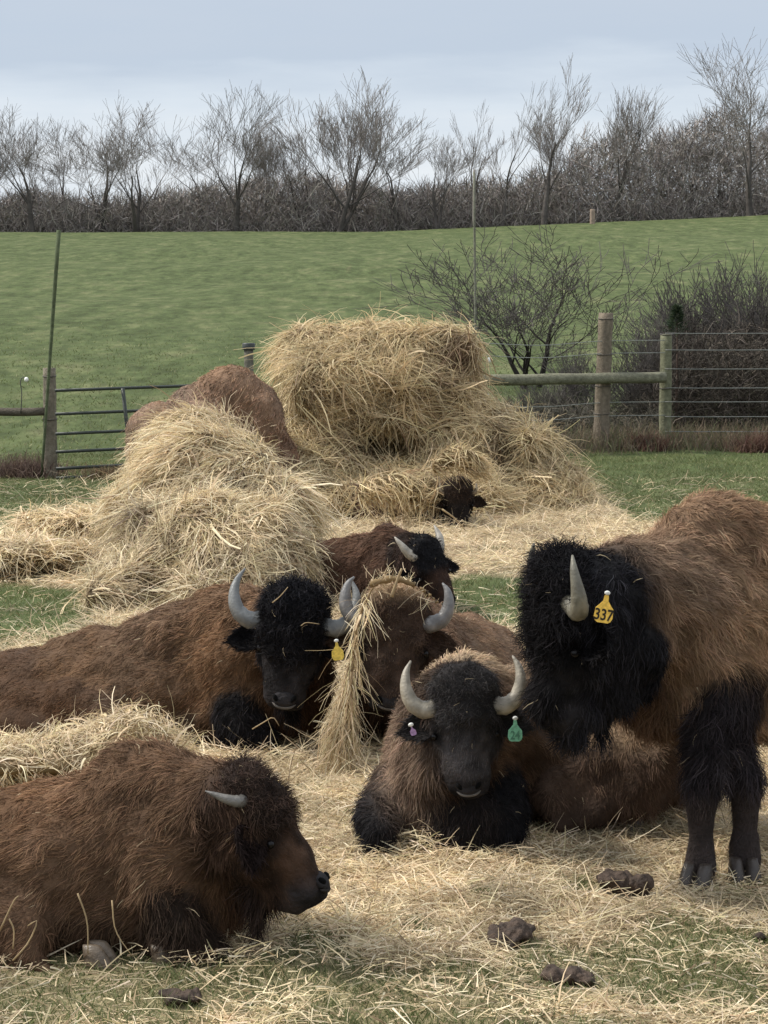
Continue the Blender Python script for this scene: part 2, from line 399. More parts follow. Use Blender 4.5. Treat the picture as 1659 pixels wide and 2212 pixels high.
# ------------------------------------------------------------------ hay heaps
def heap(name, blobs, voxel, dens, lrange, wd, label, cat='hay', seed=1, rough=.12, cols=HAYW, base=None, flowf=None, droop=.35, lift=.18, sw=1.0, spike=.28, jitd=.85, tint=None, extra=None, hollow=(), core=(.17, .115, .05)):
    rng = np.random.default_rng(seed); A = Acc()
    for bl in blobs: ell(A, bl[0], bl[1], None if len(bl) < 3 else rotz(bl[2]), 3)
    V, F = remesh(A, voxel); V = laplace(V, F, .9, 6); N = vnormals(V, F)
    V = V+N*((noise(V, 1.5, seed)-.5)*rough*2.2+(noise(V, 4.5, seed+1)-.5)*rough+(noise(V, 11, seed+2)-.5)*rough*.45)[:, None]
    V0 = V
    for q_, r_, dp in hollow: V = V+np.array([0, 1., 0])*(np.exp(-(np.linalg.norm((V-q_)/r_, axis=1))**4)*dp)[:, None]
    dn = np.full(len(V), float(dens))
    for q_, r_, dp in hollow: dn *= 1-.85*np.exp(-(np.linalg.norm((V0-q_)/(r_*1.3), axis=1))**6)
    N = vnormals(V, F)
    idx, bc = sample(V, F, dn, rng); Pn = bary(V, F, idx, bc); Nn = nrm(bary(N, F, idx, bc)); n = len(Pn)
    k = Pn[:, 2] > terrain(Pn[:, 0], Pn[:, 1])-.02; Pn, Nn = Pn[k], Nn[k]; n = len(Pn)
    D = np.array([0, 0, -1.0])+vnoise(Pn, 1.6, seed+5)*1.9*sw+vnoise(Pn, 5, seed+9)*1.2*sw+rng.normal(0, jitd, (n, 3))
    if flowf is not None: D = flowf(Pn, D)
    c = pal(n, cols, [.3, .25, .17, .14, .14], rng=rng)*(.62+.5*noise(Pn, 2.3, seed+20)+.5*noise(Pn, 9, seed+25))[:, None]
    if tint is not None: c = tint(Pn, c)
    ln = rng.uniform(*lrange, n)*(.5+.9*rng.random(n)**2)
    out = rng.random(n)**6*spike
    SV, SF, SCc = strands(Pn-Nn*.01+Nn*(rng.random(n)**2*.05)[:, None], Nn, D, ln, wd*rng.uniform(.4, 1.2, n)*(1+1.6*(rng.random(n) < .07)), c, seg=4, lift=lift*rng.random(n)+out, jit=.10, droop=droop*rng.random(n), curl=.10, wave=3.4, rng=rng, face=.5, tip=.4)
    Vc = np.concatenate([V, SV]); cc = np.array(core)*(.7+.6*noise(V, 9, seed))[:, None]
    Cc = np.concatenate([cc, SCc]); Fq = SF+len(V)
    parts = [Fq]; 
    if extra is not None:
        EV, EF, EC = extra(rng); parts.append(EF+len(Vc)); Vc = np.concatenate([Vc, EV]); Cc = np.concatenate([Cc, EC])
    Fl = [np.concatenate(parts), F]
    ob = link(name, Vc, Fl, M_STRAW, base=base if base is not None else (blobs[0][0][0], blobs[0][0][1], 0), col=Cc)
    tag(ob, label, cat); return ob
def rotz(a):
    c, s = math.cos(a), math.sin(a); return np.array([[c, -s, 0], [s, c, 0], [0, 0, 1.0]])
def long_stalks(spec, wd, cols=STRAW):
    """thick single stalks: list of (from, to) world points"""
    def f(rng):
        Vs, Fs, Cs = [], [], []; o = 0
        for a, b2 in spec:
            a, b2 = np.array(a), np.array(b2); d = b2-a; L_ = np.linalg.norm(d)
            V, F, C = strands(a[None], nrm(np.array([[.2, -1, .3]])), d[None], L_, wd, pal(1, cols, STRAWW, rng=rng)*1.15, seg=5, lift=0, jit=0.02, curl=.02, wave=2, rng=rng, face=.1, tip=.6)
            # keep true direction
            Vs.append(V); Fs.append(F+o); Cs.append(C); o += len(V)
        return np.concatenate(Vs), np.concatenate(Fs), np.concatenate(Cs)
    return f
def B(px, py, Y, r, rz=0):   # blob by picture position and distance
    return (P(px, py, Y), r, rz)
# upper hay stack (round bale slumped, Y about 26)
GREYHAY = [(.60, .50, .33), (.48, .39, .25), (.74, .64, .45), (.26, .19, .12), (.50, .42, .25)]
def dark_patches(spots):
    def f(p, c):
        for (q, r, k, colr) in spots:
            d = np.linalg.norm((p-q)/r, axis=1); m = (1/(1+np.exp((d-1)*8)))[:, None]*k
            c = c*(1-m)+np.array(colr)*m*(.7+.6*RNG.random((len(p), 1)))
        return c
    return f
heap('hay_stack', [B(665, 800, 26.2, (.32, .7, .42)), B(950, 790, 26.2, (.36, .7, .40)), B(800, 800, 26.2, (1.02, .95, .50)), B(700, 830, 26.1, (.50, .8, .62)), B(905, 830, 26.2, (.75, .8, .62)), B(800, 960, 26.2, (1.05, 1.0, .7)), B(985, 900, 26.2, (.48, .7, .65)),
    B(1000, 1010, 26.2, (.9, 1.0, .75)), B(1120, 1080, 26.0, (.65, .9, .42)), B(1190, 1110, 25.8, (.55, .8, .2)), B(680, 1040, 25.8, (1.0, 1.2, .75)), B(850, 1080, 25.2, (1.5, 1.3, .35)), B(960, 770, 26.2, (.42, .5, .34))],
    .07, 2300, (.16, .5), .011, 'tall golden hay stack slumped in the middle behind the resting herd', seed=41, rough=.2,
    tint=dark_patches([(P(825, 960, 25.4), np.array([.36, .5, .22]), .35, (.14, .09, .04)), (P(958, 745, 25.4), np.array([.13, .6, .2]), .95, (.07, .04, .025)), (P(995, 765, 25.6), np.array([.16, .7, .26]), .85, (.12, .065, .04)),  # first spot paints the hollow's shade into the hay colour
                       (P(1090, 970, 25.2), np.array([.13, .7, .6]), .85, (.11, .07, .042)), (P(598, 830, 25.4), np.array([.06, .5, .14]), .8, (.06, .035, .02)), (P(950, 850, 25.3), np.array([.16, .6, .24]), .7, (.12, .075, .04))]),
    hollow=[(P(825, 965, 25.3), np.array([.34, .9, .20]), .9), (P(612, 850, 25.5), np.array([.08, .6, .2]), .25), (P(955, 750, 25.4), np.array([.10, .6, .16]), .2), (P(1100, 985, 25.3), np.array([.10, .6, .4]), .3)],
    extra=long_stalks([(P(640, 870, 24.9), P(755, 990, 24.7)), (P(655, 880, 24.9), P(800, 1015, 24.7)), (P(560, 940, 24.6), P(632, 900, 24.6)), (P(575, 950, 24.6), P(640, 893, 24.5))], .013))
heap('hay_heap', [B(410, 990, 19.4, (.29, .5, .31)), B(475, 1000, 19.5, (.26, .5, .31)), B(470, 1040, 19.3, (.44, .7, .42)), B(400, 1080, 19.0, (.36, .8, .5)), B(480, 1140, 18.6, (.62, 1.0, .5)), B(365, 1190, 18.1, (.46, .9, .45)),
    B(305, 1240, 17.6, (.30, .7, .38)), B(500, 1240, 17.5, (.60, .9, .40)), B(240, 1300, 17.2, (.15, .4, .28)), B(585, 1270, 17.5, (.28, .6, .30)), B(320, 1160, 18.6, (.26, .5, .36))],
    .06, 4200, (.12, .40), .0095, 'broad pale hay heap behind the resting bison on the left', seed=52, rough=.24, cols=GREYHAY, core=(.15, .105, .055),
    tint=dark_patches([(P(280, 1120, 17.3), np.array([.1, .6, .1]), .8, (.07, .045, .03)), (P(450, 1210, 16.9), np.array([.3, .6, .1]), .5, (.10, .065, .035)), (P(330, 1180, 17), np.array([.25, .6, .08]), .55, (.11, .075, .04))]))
heap('hay_clump', [B(290, 1600, 10.55, (.17, .25, .08)), B(240, 1625, 10.6, (.38, .3, .06)), B(100, 1640, 10.6, (.5, .3, .05))], .03, 5000, (.05, .2), .0055, 'low tuft of loose hay between the two bison lying on the left', seed=63, rough=.05, cols=STRAW, lift=.35)
heap('hay_clump', [B(30, 1190, 19.5, (.9, .6, .07)), B(180, 1125, 21.5, (.7, .5, .08))], .05, 1900, (.1, .4), .009, 'flat spread of tan hay at the left edge of the pale heap', seed=64, rough=.05, cols=STRAW, lift=.3)

# ------------------------------------------------------------------ bison
BROWN = (.088, .045, .022); TAN = (.17, .105, .062); DARK = (.022, .014, .010); BLACK = (.0085, .0078, .0085); RUST = (.115, .055, .026)
class Reg:
    def __init__(s, col, fl=.045, flow='back', sm=1., curl=.10, lift=.22, dens=1., droop=.25):
        s.col = np.array(col, float); s.fl = fl; s.flow = flow; s.sm = sm; s.curl = curl; s.lift = lift; s.dens = dens; s.droop = droop
def bison(pos, heading, scale, head, label, bend=0., stretch=1., knees=None, stand=False, hs=1.0, cols=None, dens=16000, wd=.0042, furl=1.0, voxel=.022,
          horn=None, horncol=(.34, .31, .26), tags=(), legs=None, wool=1.0, neckr=1.0, hoofs=None, sink=0., group=None, seed=1, humpup=0., beard=1.0, eargap=1.0, show_tail=False, widen=1., skip_head_fur=False, chestw=1., hornr=1., chestx=.34, eardir=None, fb=0., shanks=1., pant=1., earpos=(.19, .15, -.07), earcol=None, shank=None, rz=1., hoofcol=(.035, .027, .022), fw=1., xb=(), facefur=.028, neckcol=None, lipc=(.12, .11, .10)):
    rng = np.random.default_rng(100+seed)
    c = dict(body=BROWN, hump=BROWN, rump=BROWN, head=DARK, wool=BLACK, legs=BLACK, mane=DARK, face=DARK, poll=None); c.update(cols or {})
    hx, hy = nrm(np.array(heading[:2])); yaw = math.atan2(hy, hx)
    pos = np.array([pos[0], pos[1], float(terrain(np.array(pos[0]), np.array(pos[1])))-sink])
    def place(p, rr=0):
        x, y, z = np.array(p, float)*scale; x *= stretch if x < 0 else 1
        phi = 0.
        if x < 0 and bend:
            s = -x; phi = bend*s; q = np.array([-math.sin(phi)/bend, -(1-math.cos(phi))/bend]) ; q = q+np.array([-math.sin(phi), math.cos(phi)])*y
        elif x > 0 and fb:
            phi = fb*x; q = np.array([math.sin(phi)/fb, (1-math.cos(phi))/fb])+np.array([-math.sin(phi), math.cos(phi)])*y
        else: q = np.array([x, y])
        Rm = rotz(yaw+phi); return pos+rotz(yaw)@np.array([q[0], q[1], z]), Rm
    blobs = []
    def E(p, r, reg, rot=None):
        zf = 1+(rz-1)*min(1, max(0, (-p[0]-.1)/.7)); p = (p[0], p[1], p[2]*zf); q, Rm = place(p); r = np.array(r)*scale; r[2] *= zf; r[0] *= stretch if p[0] < 0 else 1; r[1] *= widen; blobs.append((q, r, Rm, reg))
    def chain(pts, reg, world=False, step=.035):
        for (p, ra), (q, rb) in zip(pts[:-1], pts[1:]):
            if not world: p = place(p)[0]; q = place(q)[0]; ra, rb = ra*scale, rb*scale
            p, q = np.array(p), np.array(q); m = max(2, int(np.linalg.norm(q-p)/step))
            for t in np.linspace(0, 1, m+1): rr = ra+(rb-ra)*t; blobs.append((p+(q-p)*t, np.array([rr]*3), np.eye(3), reg))
    rb = Reg(c['body'], .045*furl); rh = Reg(c['hump'], .055*furl, lift=.3); rr_ = Reg(c['rump'], .04*furl); rl = Reg(c['legs'], .06*furl, 'down', .8)
    rm = Reg(c['mane'], .075*furl, 'down', .9, curl=.12); rp = Reg(c['legs'], (.075 if stand else .055)*furl, 'down', .7, curl=.12); rs = Reg(shank if shank is not None else np.array(c['rump'])*.75, .028, 'down', .3, dens=.9)
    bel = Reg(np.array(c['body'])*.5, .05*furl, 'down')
    if not stand:
        E((0, 0, .58+humpup), (.38, .24, .38), rh); E((-.12, 0, .52), (.42, .26, .33), rh)
        for s in (-1, 1):
            E((.08, .17*s, .40), (.32, .18, .34), rb); E((-.85, .26*s, .27), (.33, .17, .25), rr_)
        E((chestx, 0, .40), (.26, .25*chestw, .34), rm)
        E((-.42, 0, .37), (.55, .37, .33), rb); E((-.40, 0, .52), (.52, .22, .24), rb); E((-.92, 0, .38), (.36, .33, .31), rr_)
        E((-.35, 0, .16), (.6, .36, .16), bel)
        kx, ky = knees if knees else (.58, .26)
        for s in (-1, 1):
            chain([((.15, .24*s, .26), .17), ((kx-.12, ky*s, .15), .125), ((kx, ky*s, .10), .10)], rp)
            chain([((kx, ky*s, .09), .09), ((kx-.25, (ky-.04)*s, .05), .05)], rl)
            chain([((-.62, .34*s, .24), .16), ((-.42, .40*s, .17), .12)], rr_)
            chain([((-.85, .42*s, .12), .10), ((-.55, .47*s, .055), .06), ((-.32, .50*s, .05), .05)], rs)
        neck0 = place((.26, 0, .60))[0]; n0 = .27*scale*neckr
    else:
        E((.02, 0, 1.15+humpup), (.42, .24, .44), rh); E((-.2, 0, 1.12), (.40, .25, .38), rh)
        for s in (-1, 1):
            E((.05, .14*s, .90), (.35, .2, .42), rb); E((-1.2, .16*s, .72), (.26, .15, .38), rr_)
            chain([((-1.28, .2*s, .52), .11), ((-1.36, .2*s, .4), .07), ((-1.27, .2*s, .1), .055)], rs)
        E((.30, 0, .92), (.28, .22, .40), rm); E((-.52, 0, .88), (.62, .34, .37), rb); E((-.5, 0, 1.1), (.6, .18, .2), rb); E((-1.15, 0, .98), (.35, .27, .33), rr_)
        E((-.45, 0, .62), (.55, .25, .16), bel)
        for s, lg in zip((1, -1), legs or ((.1, .17), (.0, -.17))):
            if legs: hoof = np.array([lg[0], lg[1], float(terrain(np.array(lg[0]), np.array(lg[1])))])
            else: hoof = place((lg[0], lg[1], 0))[0]
            sh = place((.06, .15*s, .78))[0]
            el = sh*.45+(hoof+up*.5*scale)*.55; kn = hoof+up*.36*scale+np.array([-.0, .0, 0])
            chain([(sh, .20*scale), (el, .125*scale), (kn+up*.04, .075*scale)], rp, True)
            chain([(kn, .080*scale), (hoof+up*.30*scale, .070*scale), (hoof+up*.20*scale, .058*scale), (hoof+up*.12*scale, .070*scale), (hoof+up*.06*scale, .080*scale)], rs, True)
        neck0 = place((.28, 0, 1.08))[0]; n0 = .29*scale*neckr
    # head -------------------------------------------------------------------
    poll, Fd, Ud = head; poll = np.array(poll, float); Fd = nrm(np.array(Fd, float)); Ud = nrm(np.array(Ud)-Fd*np.dot(Ud, Fd)); Sd = np.cross(Ud, Fd)
    HM = np.stack([Fd, Sd, Ud], 1)
    def H(f, s_, u): return poll+HM@(np.array([f, s_, u])*hs)
    hw = Reg(c['wool'], .036*hs*wool, 'wool', .35, curl=.26, lift=.5, dens=1.1, droop=.1); hf = Reg(c['face'], facefur, 'face', .25, curl=.10, lift=.22, dens=1.4, droop=0)
    hj = Reg(c['head'], .01+facefur, 'face', .3, lift=.25, droop=.3, dens=1.2); hb = Reg(c['wool'], .085*beard, 'down', .4, curl=.12); mz = Reg((.020, .018, .019), .004, 'face', .12, dens=.4, lift=.1, droop=0)
    def HE(p, r, reg): blobs.append((H(*p), np.array(r)*hs, HM, reg))
    HE((.07, 0, -.10), (.14, .17*fw, .13), hj)
    HE((.05, 0, -.012), (.125, .165*fw*(.7+.3*wool), .075*wool), hw); HE((.15, 0, .0), (.12, .155*fw*(.8+.2*wool), .065*wool), hw)
    if wool > 1.2: HE((.23, 0, .012), (.12, .125*fw, .055), hw); HE((.20, 0, -.08), (.13, .165*fw, .08), hw)
    HE((.26, 0, -.05), (.17, .145*fw, .09), hf); HE((.36, 0, -.045), (.14, .125*fw, .078), hf); HE((.25, 0, -.022), (.14, .11*fw, .07), hf)
    HE((.31, 0, -.13), (.20, .12*fw, .085), hj)
    for s in (-1, 1): HE((.20, .098*s*fw, -.13), (.16, .082*fw, .12), hj); HE((.235, .135*s*fw, -.045), (.05, .036, .035), hf)
    HE((.44, 0, -.065), (.08, .118*fw, .076), mz); HE((.49, 0, -.058), (.035, .098*fw, .058), mz); HE((.45, 0, -.135), (.07, .085*fw, .05), mz)
    if beard > 0:
        bd = np.array([0, 0, -1.0]); b0 = H(.30, 0, -.17)
        chain([(b0, .06*hs), (b0+bd*.10*beard*hs, .05*hs), (b0+bd*.2*beard*hs, .018*hs)], hb, True)
    he = H(.10, 0, -.13); he0 = H(.05, 0, -.17)
    mid = (neck0+he0)/2+up*.02
    nc_ = Reg(c['mane'] if neckcol is None else neckcol, .06*furl, 'down', .8, curl=.12)
    m2 = mid*.6+he*.4
    chain([(neck0, n0), (m2, .21*scale*neckr)], Reg((c['mane'] if neckcol is None else c['hump']), .06*furl, 'back', .8, curl=.12), True)
    chain([(m2, .205*scale*neckr), (he, .17*hs)], nc_, True)
    for q_, r_, col_, fl_, fl2 in xb: blobs.append((np.array(q_, float), np.array(r_, float), np.eye(3), Reg(col_, fl_, fl2, .8, curl=.12)))
    thr = H(.16, 0, -.22)
    chain([((neck0+mid)/2-up*.12*scale, .19*scale), (thr, .10*hs)], Reg(c['mane'] if neckcol is None else neckcol, .07*furl, 'down', .8, curl=.12), True)
    A = Acc()
    for q, r, Rm, _ in blobs: ell(A, q, r, Rm, 2)
    V, F = remesh(A, voxel)
    # region weights
    CC = np.array([x[0] for x in blobs]); W = []
    for q, r, Rm, g_ in blobs:
        d = np.linalg.norm(((V-q)@Rm)/r, axis=1)*.35+np.linalg.norm(V-q, axis=1)*.0+np.maximum(np.linalg.norm(((V-q)@Rm)/r, axis=1)-1, 0)*r.min()*22
        W.append(np.exp(-9*d)*(r.min()**.5))
    W = np.array(W).T; W /= W.sum(1, keepdims=True)+1e-30
    def fld(fn): return W@np.array([fn(b_[3]) for b_ in blobs], float)
    sm = fld(lambda g_: g_.sm); V = laplace(V, F, np.clip(sm, .05, 1), 14 if voxel < .03 else 8)
    wl = fld(lambda g_: 1. if g_.flow == 'wool' else 0.)
    N = vnormals(V, F)
    V = V+N*((noise(V, 8, seed)-.5)*.042*sm+(noise(V, 19, seed+3)-.5)*(.028*wl+.018*sm))[:, None]
    fcw = fld(lambda g_: 1. if g_.flow == 'face' else 0.)
    for s in (-1, 1): V = V-N*(np.exp(-(np.linalg.norm(V-H(.25, s*.15*fw, -.02), axis=1)/(.04*hs))**2)*.016*hs)[:, None]
    V = V+N*(((noise(V, 14, seed+60)-.5)*.024+(noise(V, 32, seed+61)-.5)*.012)*fcw)[:, None]
    N = vnormals(V, F)
    vc = fld(lambda g_: g_.col)
    blot = noise(V, 3.5, seed+7)*.5+noise(V, 9, seed+8)*.5
    vc = vc*(1+(noise(V, 26, seed+62)-.45)*1.5*fcw)[:, None]; vc = vc*(.55+.9*blot)[:, None]*(1+(noise(V, 2.2, seed+9)-.5)[:, None]*np.array([-.05, .1, .3]))
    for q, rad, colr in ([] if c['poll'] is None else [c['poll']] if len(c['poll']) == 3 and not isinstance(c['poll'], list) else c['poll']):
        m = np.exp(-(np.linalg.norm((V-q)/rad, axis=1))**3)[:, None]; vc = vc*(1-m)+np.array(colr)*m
    for s in (-1, 1):
        m = np.exp(-(np.linalg.norm(V-H(.245, s*.15*fw, -.03), axis=1)/(.055*hs))**4)[:, None]; vc = vc*(1-m*.75)
    flv = fld(lambda g_: g_.fl); liftv = fld(lambda g_: g_.lift); dv = fld(lambda g_: g_.dens); crl = fld(lambda g_: g_.curl); drp = fld(lambda g_: g_.droop)
    fb, fdn, ff, fwl = [fld(lambda g_, k_=k_: 1. if g_.flow == k_ else 0.) for k_ in ('back', 'down', 'face', 'wool')]
    root = empty('bison', (pos[0], pos[1], pos[2]+sink)); tag(root, label, 'bison', group)
    body = link('body', V, F, M_BODY, root, col=vc*.8, smooth=True)
    idx, bc = sample(V, F, dens*dv, rng); Pp = bary(V, F, idx, bc); Nn = nrm(bary(N, F, idx, bc)); n = len(Pp)
    g1 = lambda a_: bary(a_, F, idx, bc)
    back = -np.array([hx, hy, 0]); fl = g1(flv)
    D = (back+np.array([0, 0, -.75]))*g1(fb)[:, None]+np.array([0, 0, -1.])*g1(fdn)[:, None]+Fd*g1(ff)[:, None]+rng.normal(0, 1, (n, 3))*g1(fwl)[:, None]*.6+(Fd*.5)*g1(fwl)[:, None]
    clump = vnoise(Pp, 12, seed+30)*1.0+vnoise(Pp, 28, seed+40)*.8
    D = D+clump*np.clip(fl*16, .1, 1.1)[:, None]
    lock = noise(Pp, 17, seed+50); cc = g1(vc)*(.42+1.1*lock)[:, None]*rng.uniform(.75, 1.3, (n, 1))*rng.uniform(.96, 1.05, (n, 3))
    drk = np.clip(1-cc.max(1)/.06, 0, 1); cc = cc*(1+(rng.random(n)**3*2.2*drk)[:, None]); bits = (rng.random(n) < .0035)*(Nn[:, 2] > -.1); cc[bits] = (.42, .34, .22)
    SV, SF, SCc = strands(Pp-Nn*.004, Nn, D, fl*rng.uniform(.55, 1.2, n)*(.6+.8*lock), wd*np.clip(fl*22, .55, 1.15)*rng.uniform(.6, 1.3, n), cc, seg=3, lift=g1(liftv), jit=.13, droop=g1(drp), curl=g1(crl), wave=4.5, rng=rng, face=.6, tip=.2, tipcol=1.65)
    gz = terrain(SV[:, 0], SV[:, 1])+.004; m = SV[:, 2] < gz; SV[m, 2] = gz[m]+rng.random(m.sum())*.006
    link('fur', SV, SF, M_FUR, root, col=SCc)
    # horns, ears, eyes, nose ---------------------------------------------------
    hp = horn or [(.125, .14, -.03), (.13, .20, -.02), (.095, .25, -.01), (.03, .275, -.01), (-.04, .27, -.02), (-.10, .24, -.035)]
    hr = np.array([.041, .040, .034, .026, .016, .004])*hs*hornr
    for s in (-1, 1):
        pts = smoothpath([H(f, s*y_, u) for f, y_, u in hp], 18); rad = np.interp(np.linspace(0, 1, 18), np.linspace(0, 1, 6), hr)
        rad = rad*(1+.05*np.sin(np.arange(18)*2.4)*(np.arange(18) < 10))
        HA = Acc(); acc_tube(HA, pts, rad, 12)
        hv, hf_, _ = HA.get(); tt = np.concatenate([np.repeat(np.linspace(0, 1, 18), 12), [0, 1]])[:, None]
        hc = np.array(horncol)*(1-tt*.35)*(.5+.5*np.clip(tt*5, 0, 1))*(.6+.75*noise(hv, 35, seed))[:, None]
        link('horn', hv, hf_, M_HORN, root, col=hc, smooth=True)
        # ear: cupped leaf pointing out and slightly down-back
        e0 = H(*(earpos[0], s*earpos[1]*fw, earpos[2])); ed = nrm(HM@np.array(eardir if eardir else [.28, 1.0, -.12])*1.0) if s > 0 else nrm(HM@(np.array(eardir if eardir else [.28, 1.0, -.12])*np.array([1, -1, 1]))); en = nrm(HM@np.array([-.35, 0, 1.0])); en = nrm(en-ed*np.dot(en, ed)); ew = np.cross(ed, en)
        EL, EW = .16*hs*eargap, .062*hs*eargap
        uu, vv = np.meshgrid(np.linspace(0, 1, 12), np.linspace(-1, 1, 9)); wv = np.sin(np.clip(uu*1.02, 0, 1)**.75*math.pi)**.7*(1-.25*uu)+.22*(1-uu)
        front = []; 
        for sgn in (0, 1):
            ev = e0+uu[..., None]*EL*ed+(vv*wv*EW)[..., None]*ew+((vv**2*.5-.35)*EW*wv*.9-(sgn*.012*hs))[..., None]*en
            front.append(ev.reshape(-1, 3))
        k_ = (np.arange(8)[:, None]*12+np.arange(11)).ravel(); q_ = np.stack([k_, k_+1, k_+13, k_+12], 1)
        rim = [(0+a_, 1+a_, 1+a_+108, a_+108) for a_ in range(11)]+[(96+a_+1, 96+a_, 96+a_+108, 96+a_+1+108) for a_ in range(11)]+[(11+12*a_, 23+12*a_, 23+12*a_+108, 11+12*a_+108) for a_ in range(8)]
        EV = np.concatenate(front); EF = np.concatenate([q_[:, ::-1], q_+108, np.array(rim)])
        EA = Acc(); ecol = np.array(earcol or np.array(c['wool'])*1.0); EA.add(EV, EF, ecol)
        tri = np.concatenate([EF[:, :3], EF[:, [0, 2, 3]]]); eN = vnormals(EV, tri); ii, bb = sample(EV, tri, 14000, rng)
        ep = bary(EV, tri, ii, bb); epn = nrm(bary(eN, tri, ii, bb)); m_ = len(ep)
        a1, b1, c1 = strands(ep, epn, np.tile(ed, (m_, 1)), rng.uniform(.015, .045, m_)*hs, .005, ecol*rng.uniform(.6, 1.8, (m_, 1)), lift=.25, jit=.25, rng=rng)
        EA.add(a1, b1, c1); ear = EA.link('ear', M_FUR, root)
        ey = H(.25, s*.146*fw, -.036); YA = Acc(); ell(YA, ey, (.016*hs,)*3, None, 2, (.006, .005, .005)); YA.link('eye', M_EYE, root, smooth=True)
    NA = Acc()
    ell(NA, H(.468, 0, -.006), (.040*hs, .058*fw*hs, .022*hs), HM, 3, (.026, .024, .025))
    for s in (-1, 1):
        nr = HM@np.array([[.8, s*.6, 0], [-s*.6, .8, 0], [0, 0, 1]])
        ell(NA, H(.468, s*.044*fw, .008), (.019*hs, .011*hs, .012*hs), nr, 2, (.002, .002, .002))
    no = NA.link('nose', M_BODY, root, smooth=True)
    lp = smoothpath([H(.490, -.056*fw, -.014), H(.504, -.034*fw, -.008), H(.508, 0, -.008), H(.504, .034*fw, -.008), H(.490, .056*fw, -.014)], 14)
    LA = Acc(); acc_tube(LA, lp, np.sin(np.linspace(.15, 3., 14))*.0075*hs+.0015, 8, lipc); LA.link('lip', M_BODY, root, smooth=True)
    for hf3 in (hoofs or []):
        hx_, hy_, dirn, sz = hf3; z0 = float(terrain(np.array(hx_), np.array(hy_))); HA = Acc(); d2 = nrm(np.array([dirn[0], dirn[1], 0.])); sd2 = np.array([-d2[1], d2[0], 0])
        for s in (-1, 1):     # two claws
            cpt = np.array([hx_, hy_, z0])+sd2*s*.031*sz+d2*.02*sz
            ring = []
            for z_, rr2, off in ((0.0, 1.0, .012), (.03, .95, .006), (.06, .8, -.006), (.085, .62, -.016)):
                aa = np.arange(12)*2*math.pi/12
                ring.append(cpt+up*z_*sz+d2*off+(np.cos(aa)[:, None]*d2*.062+np.sin(aa)[:, None]*sd2*.034)*rr2*sz)
            HV = np.concatenate(ring+[cpt[None]+up*.09*sz]); HF = np.array([(r_*12+a_, r_*12+(a_+1) % 12, (r_+1)*12+(a_+1) % 12, (r_+1)*12+a_) for r_ in range(3) for a_ in range(12)])
            HT = np.array([(48, 36+a_, 36+(a_+1) % 12) for a_ in range(12)]); k0 = HA.n; HA.add(HV, HF, hoofcol); HA.T.append(HT+k0)
        HA.link('hoof', M_HORN, root, smooth=True)
    for tg in tags: ear_tag(root, *tg)
    return root, H

def ear_tag(root, at, size, colr, text, tilt=0., face=(0, -1, 0), tcol=(.02, .015, .01)):
    """hanging plate with a narrow neck; at = world point of the neck's top"""
    n_ = nrm(np.array(face, float)); r_ = nrm(np.cross(up, n_)); u_ = np.cross(n_, r_)
    c_, s_ = math.cos(tilt), math.sin(tilt); r2 = r_*c_+u_*s_; u2 = -r_*s_+u_*c_
    prof = [(-.10, 0), (.10, 0), (.13, -.28), (.30, -.50), (.44, -.66), (.46, -1.10), (.38, -1.28), (.26, -1.36), (-.26, -1.36), (-.38, -1.28), (-.46, -1.10), (-.44, -.66), (-.30, -.50), (-.13, -.28)]
    V = []; 
    for dpt in (-.0015, .0015):
        for a_, b_ in prof: V.append(at+r2*a_*size+u2*b_*size+n_*dpt)
    m = len(prof); me_f = [tuple(range(m-1, -1, -1)), tuple(range(m, 2*m))]+[(k, (k+1) % m, m+(k+1) % m, m+k) for k in range(m)]
    me = bpy.data.meshes.new('ear_tag'); o_ = wloc(root)
    me.from_pydata([tuple(np.array(v)-o_) for v in V], [], me_f); me.update()
    a = me.color_attributes.new('col', 'FLOAT_COLOR', 'POINT')
    for d in a.data: d.color = (*colr, 1)
    me.materials.append(M_PLASTIC); o = bpy.data.objects.new('ear_tag', me); COL.objects.link(o); o.parent = root
    A = Acc(); ell(A, at+n_*.004+u2*.01, (.012, .006, .009), np.stack([r2, n_, u2], 1), 2, (.6, .6, .56)); A.link('button', M_PLASTIC, o, smooth=True)
    if text:
        cu = bpy.data.curves.new('number', 'FONT'); cu.body = text; cu.size = size*.78; cu.align_x = 'CENTER'; cu.extrude = .0006; cu.offset = .0012
        to = bpy.data.objects.new('tmpnum', cu); COL.objects.link(to)
        dg = bpy.context.evaluated_depsgraph_get(); tm = bpy.data.meshes.new_from_object(to.evaluated_get(dg)); bpy.data.objects.remove(to)
        tm.materials.clear(); tm.materials.append(M_PLASTIC); a = tm.color_attributes.new('col', 'FLOAT_COLOR', 'POINT')
        for d in a.data: d.color = (*tcol, 1)
        M4 = Matrix(((r2[0]*.8, u2[0], n_[0], 0), (r2[1]*.8, u2[1], n_[1], 0), (r2[2]*.8, u2[2], n_[2], 0), (0, 0, 0, 1)))
        tm.transform(M4); lo = at-o_+u2*(-1.22*size)+n_*.0026
        no = bpy.data.objects.new('number', tm); COL.objects.link(no); no.parent = o; no.location = tuple(lo)
    return o

def XY(px, Y): q = P(px, 1000, Y); return (q[0], Y)
GRP = 'bison resting and feeding around the hay'
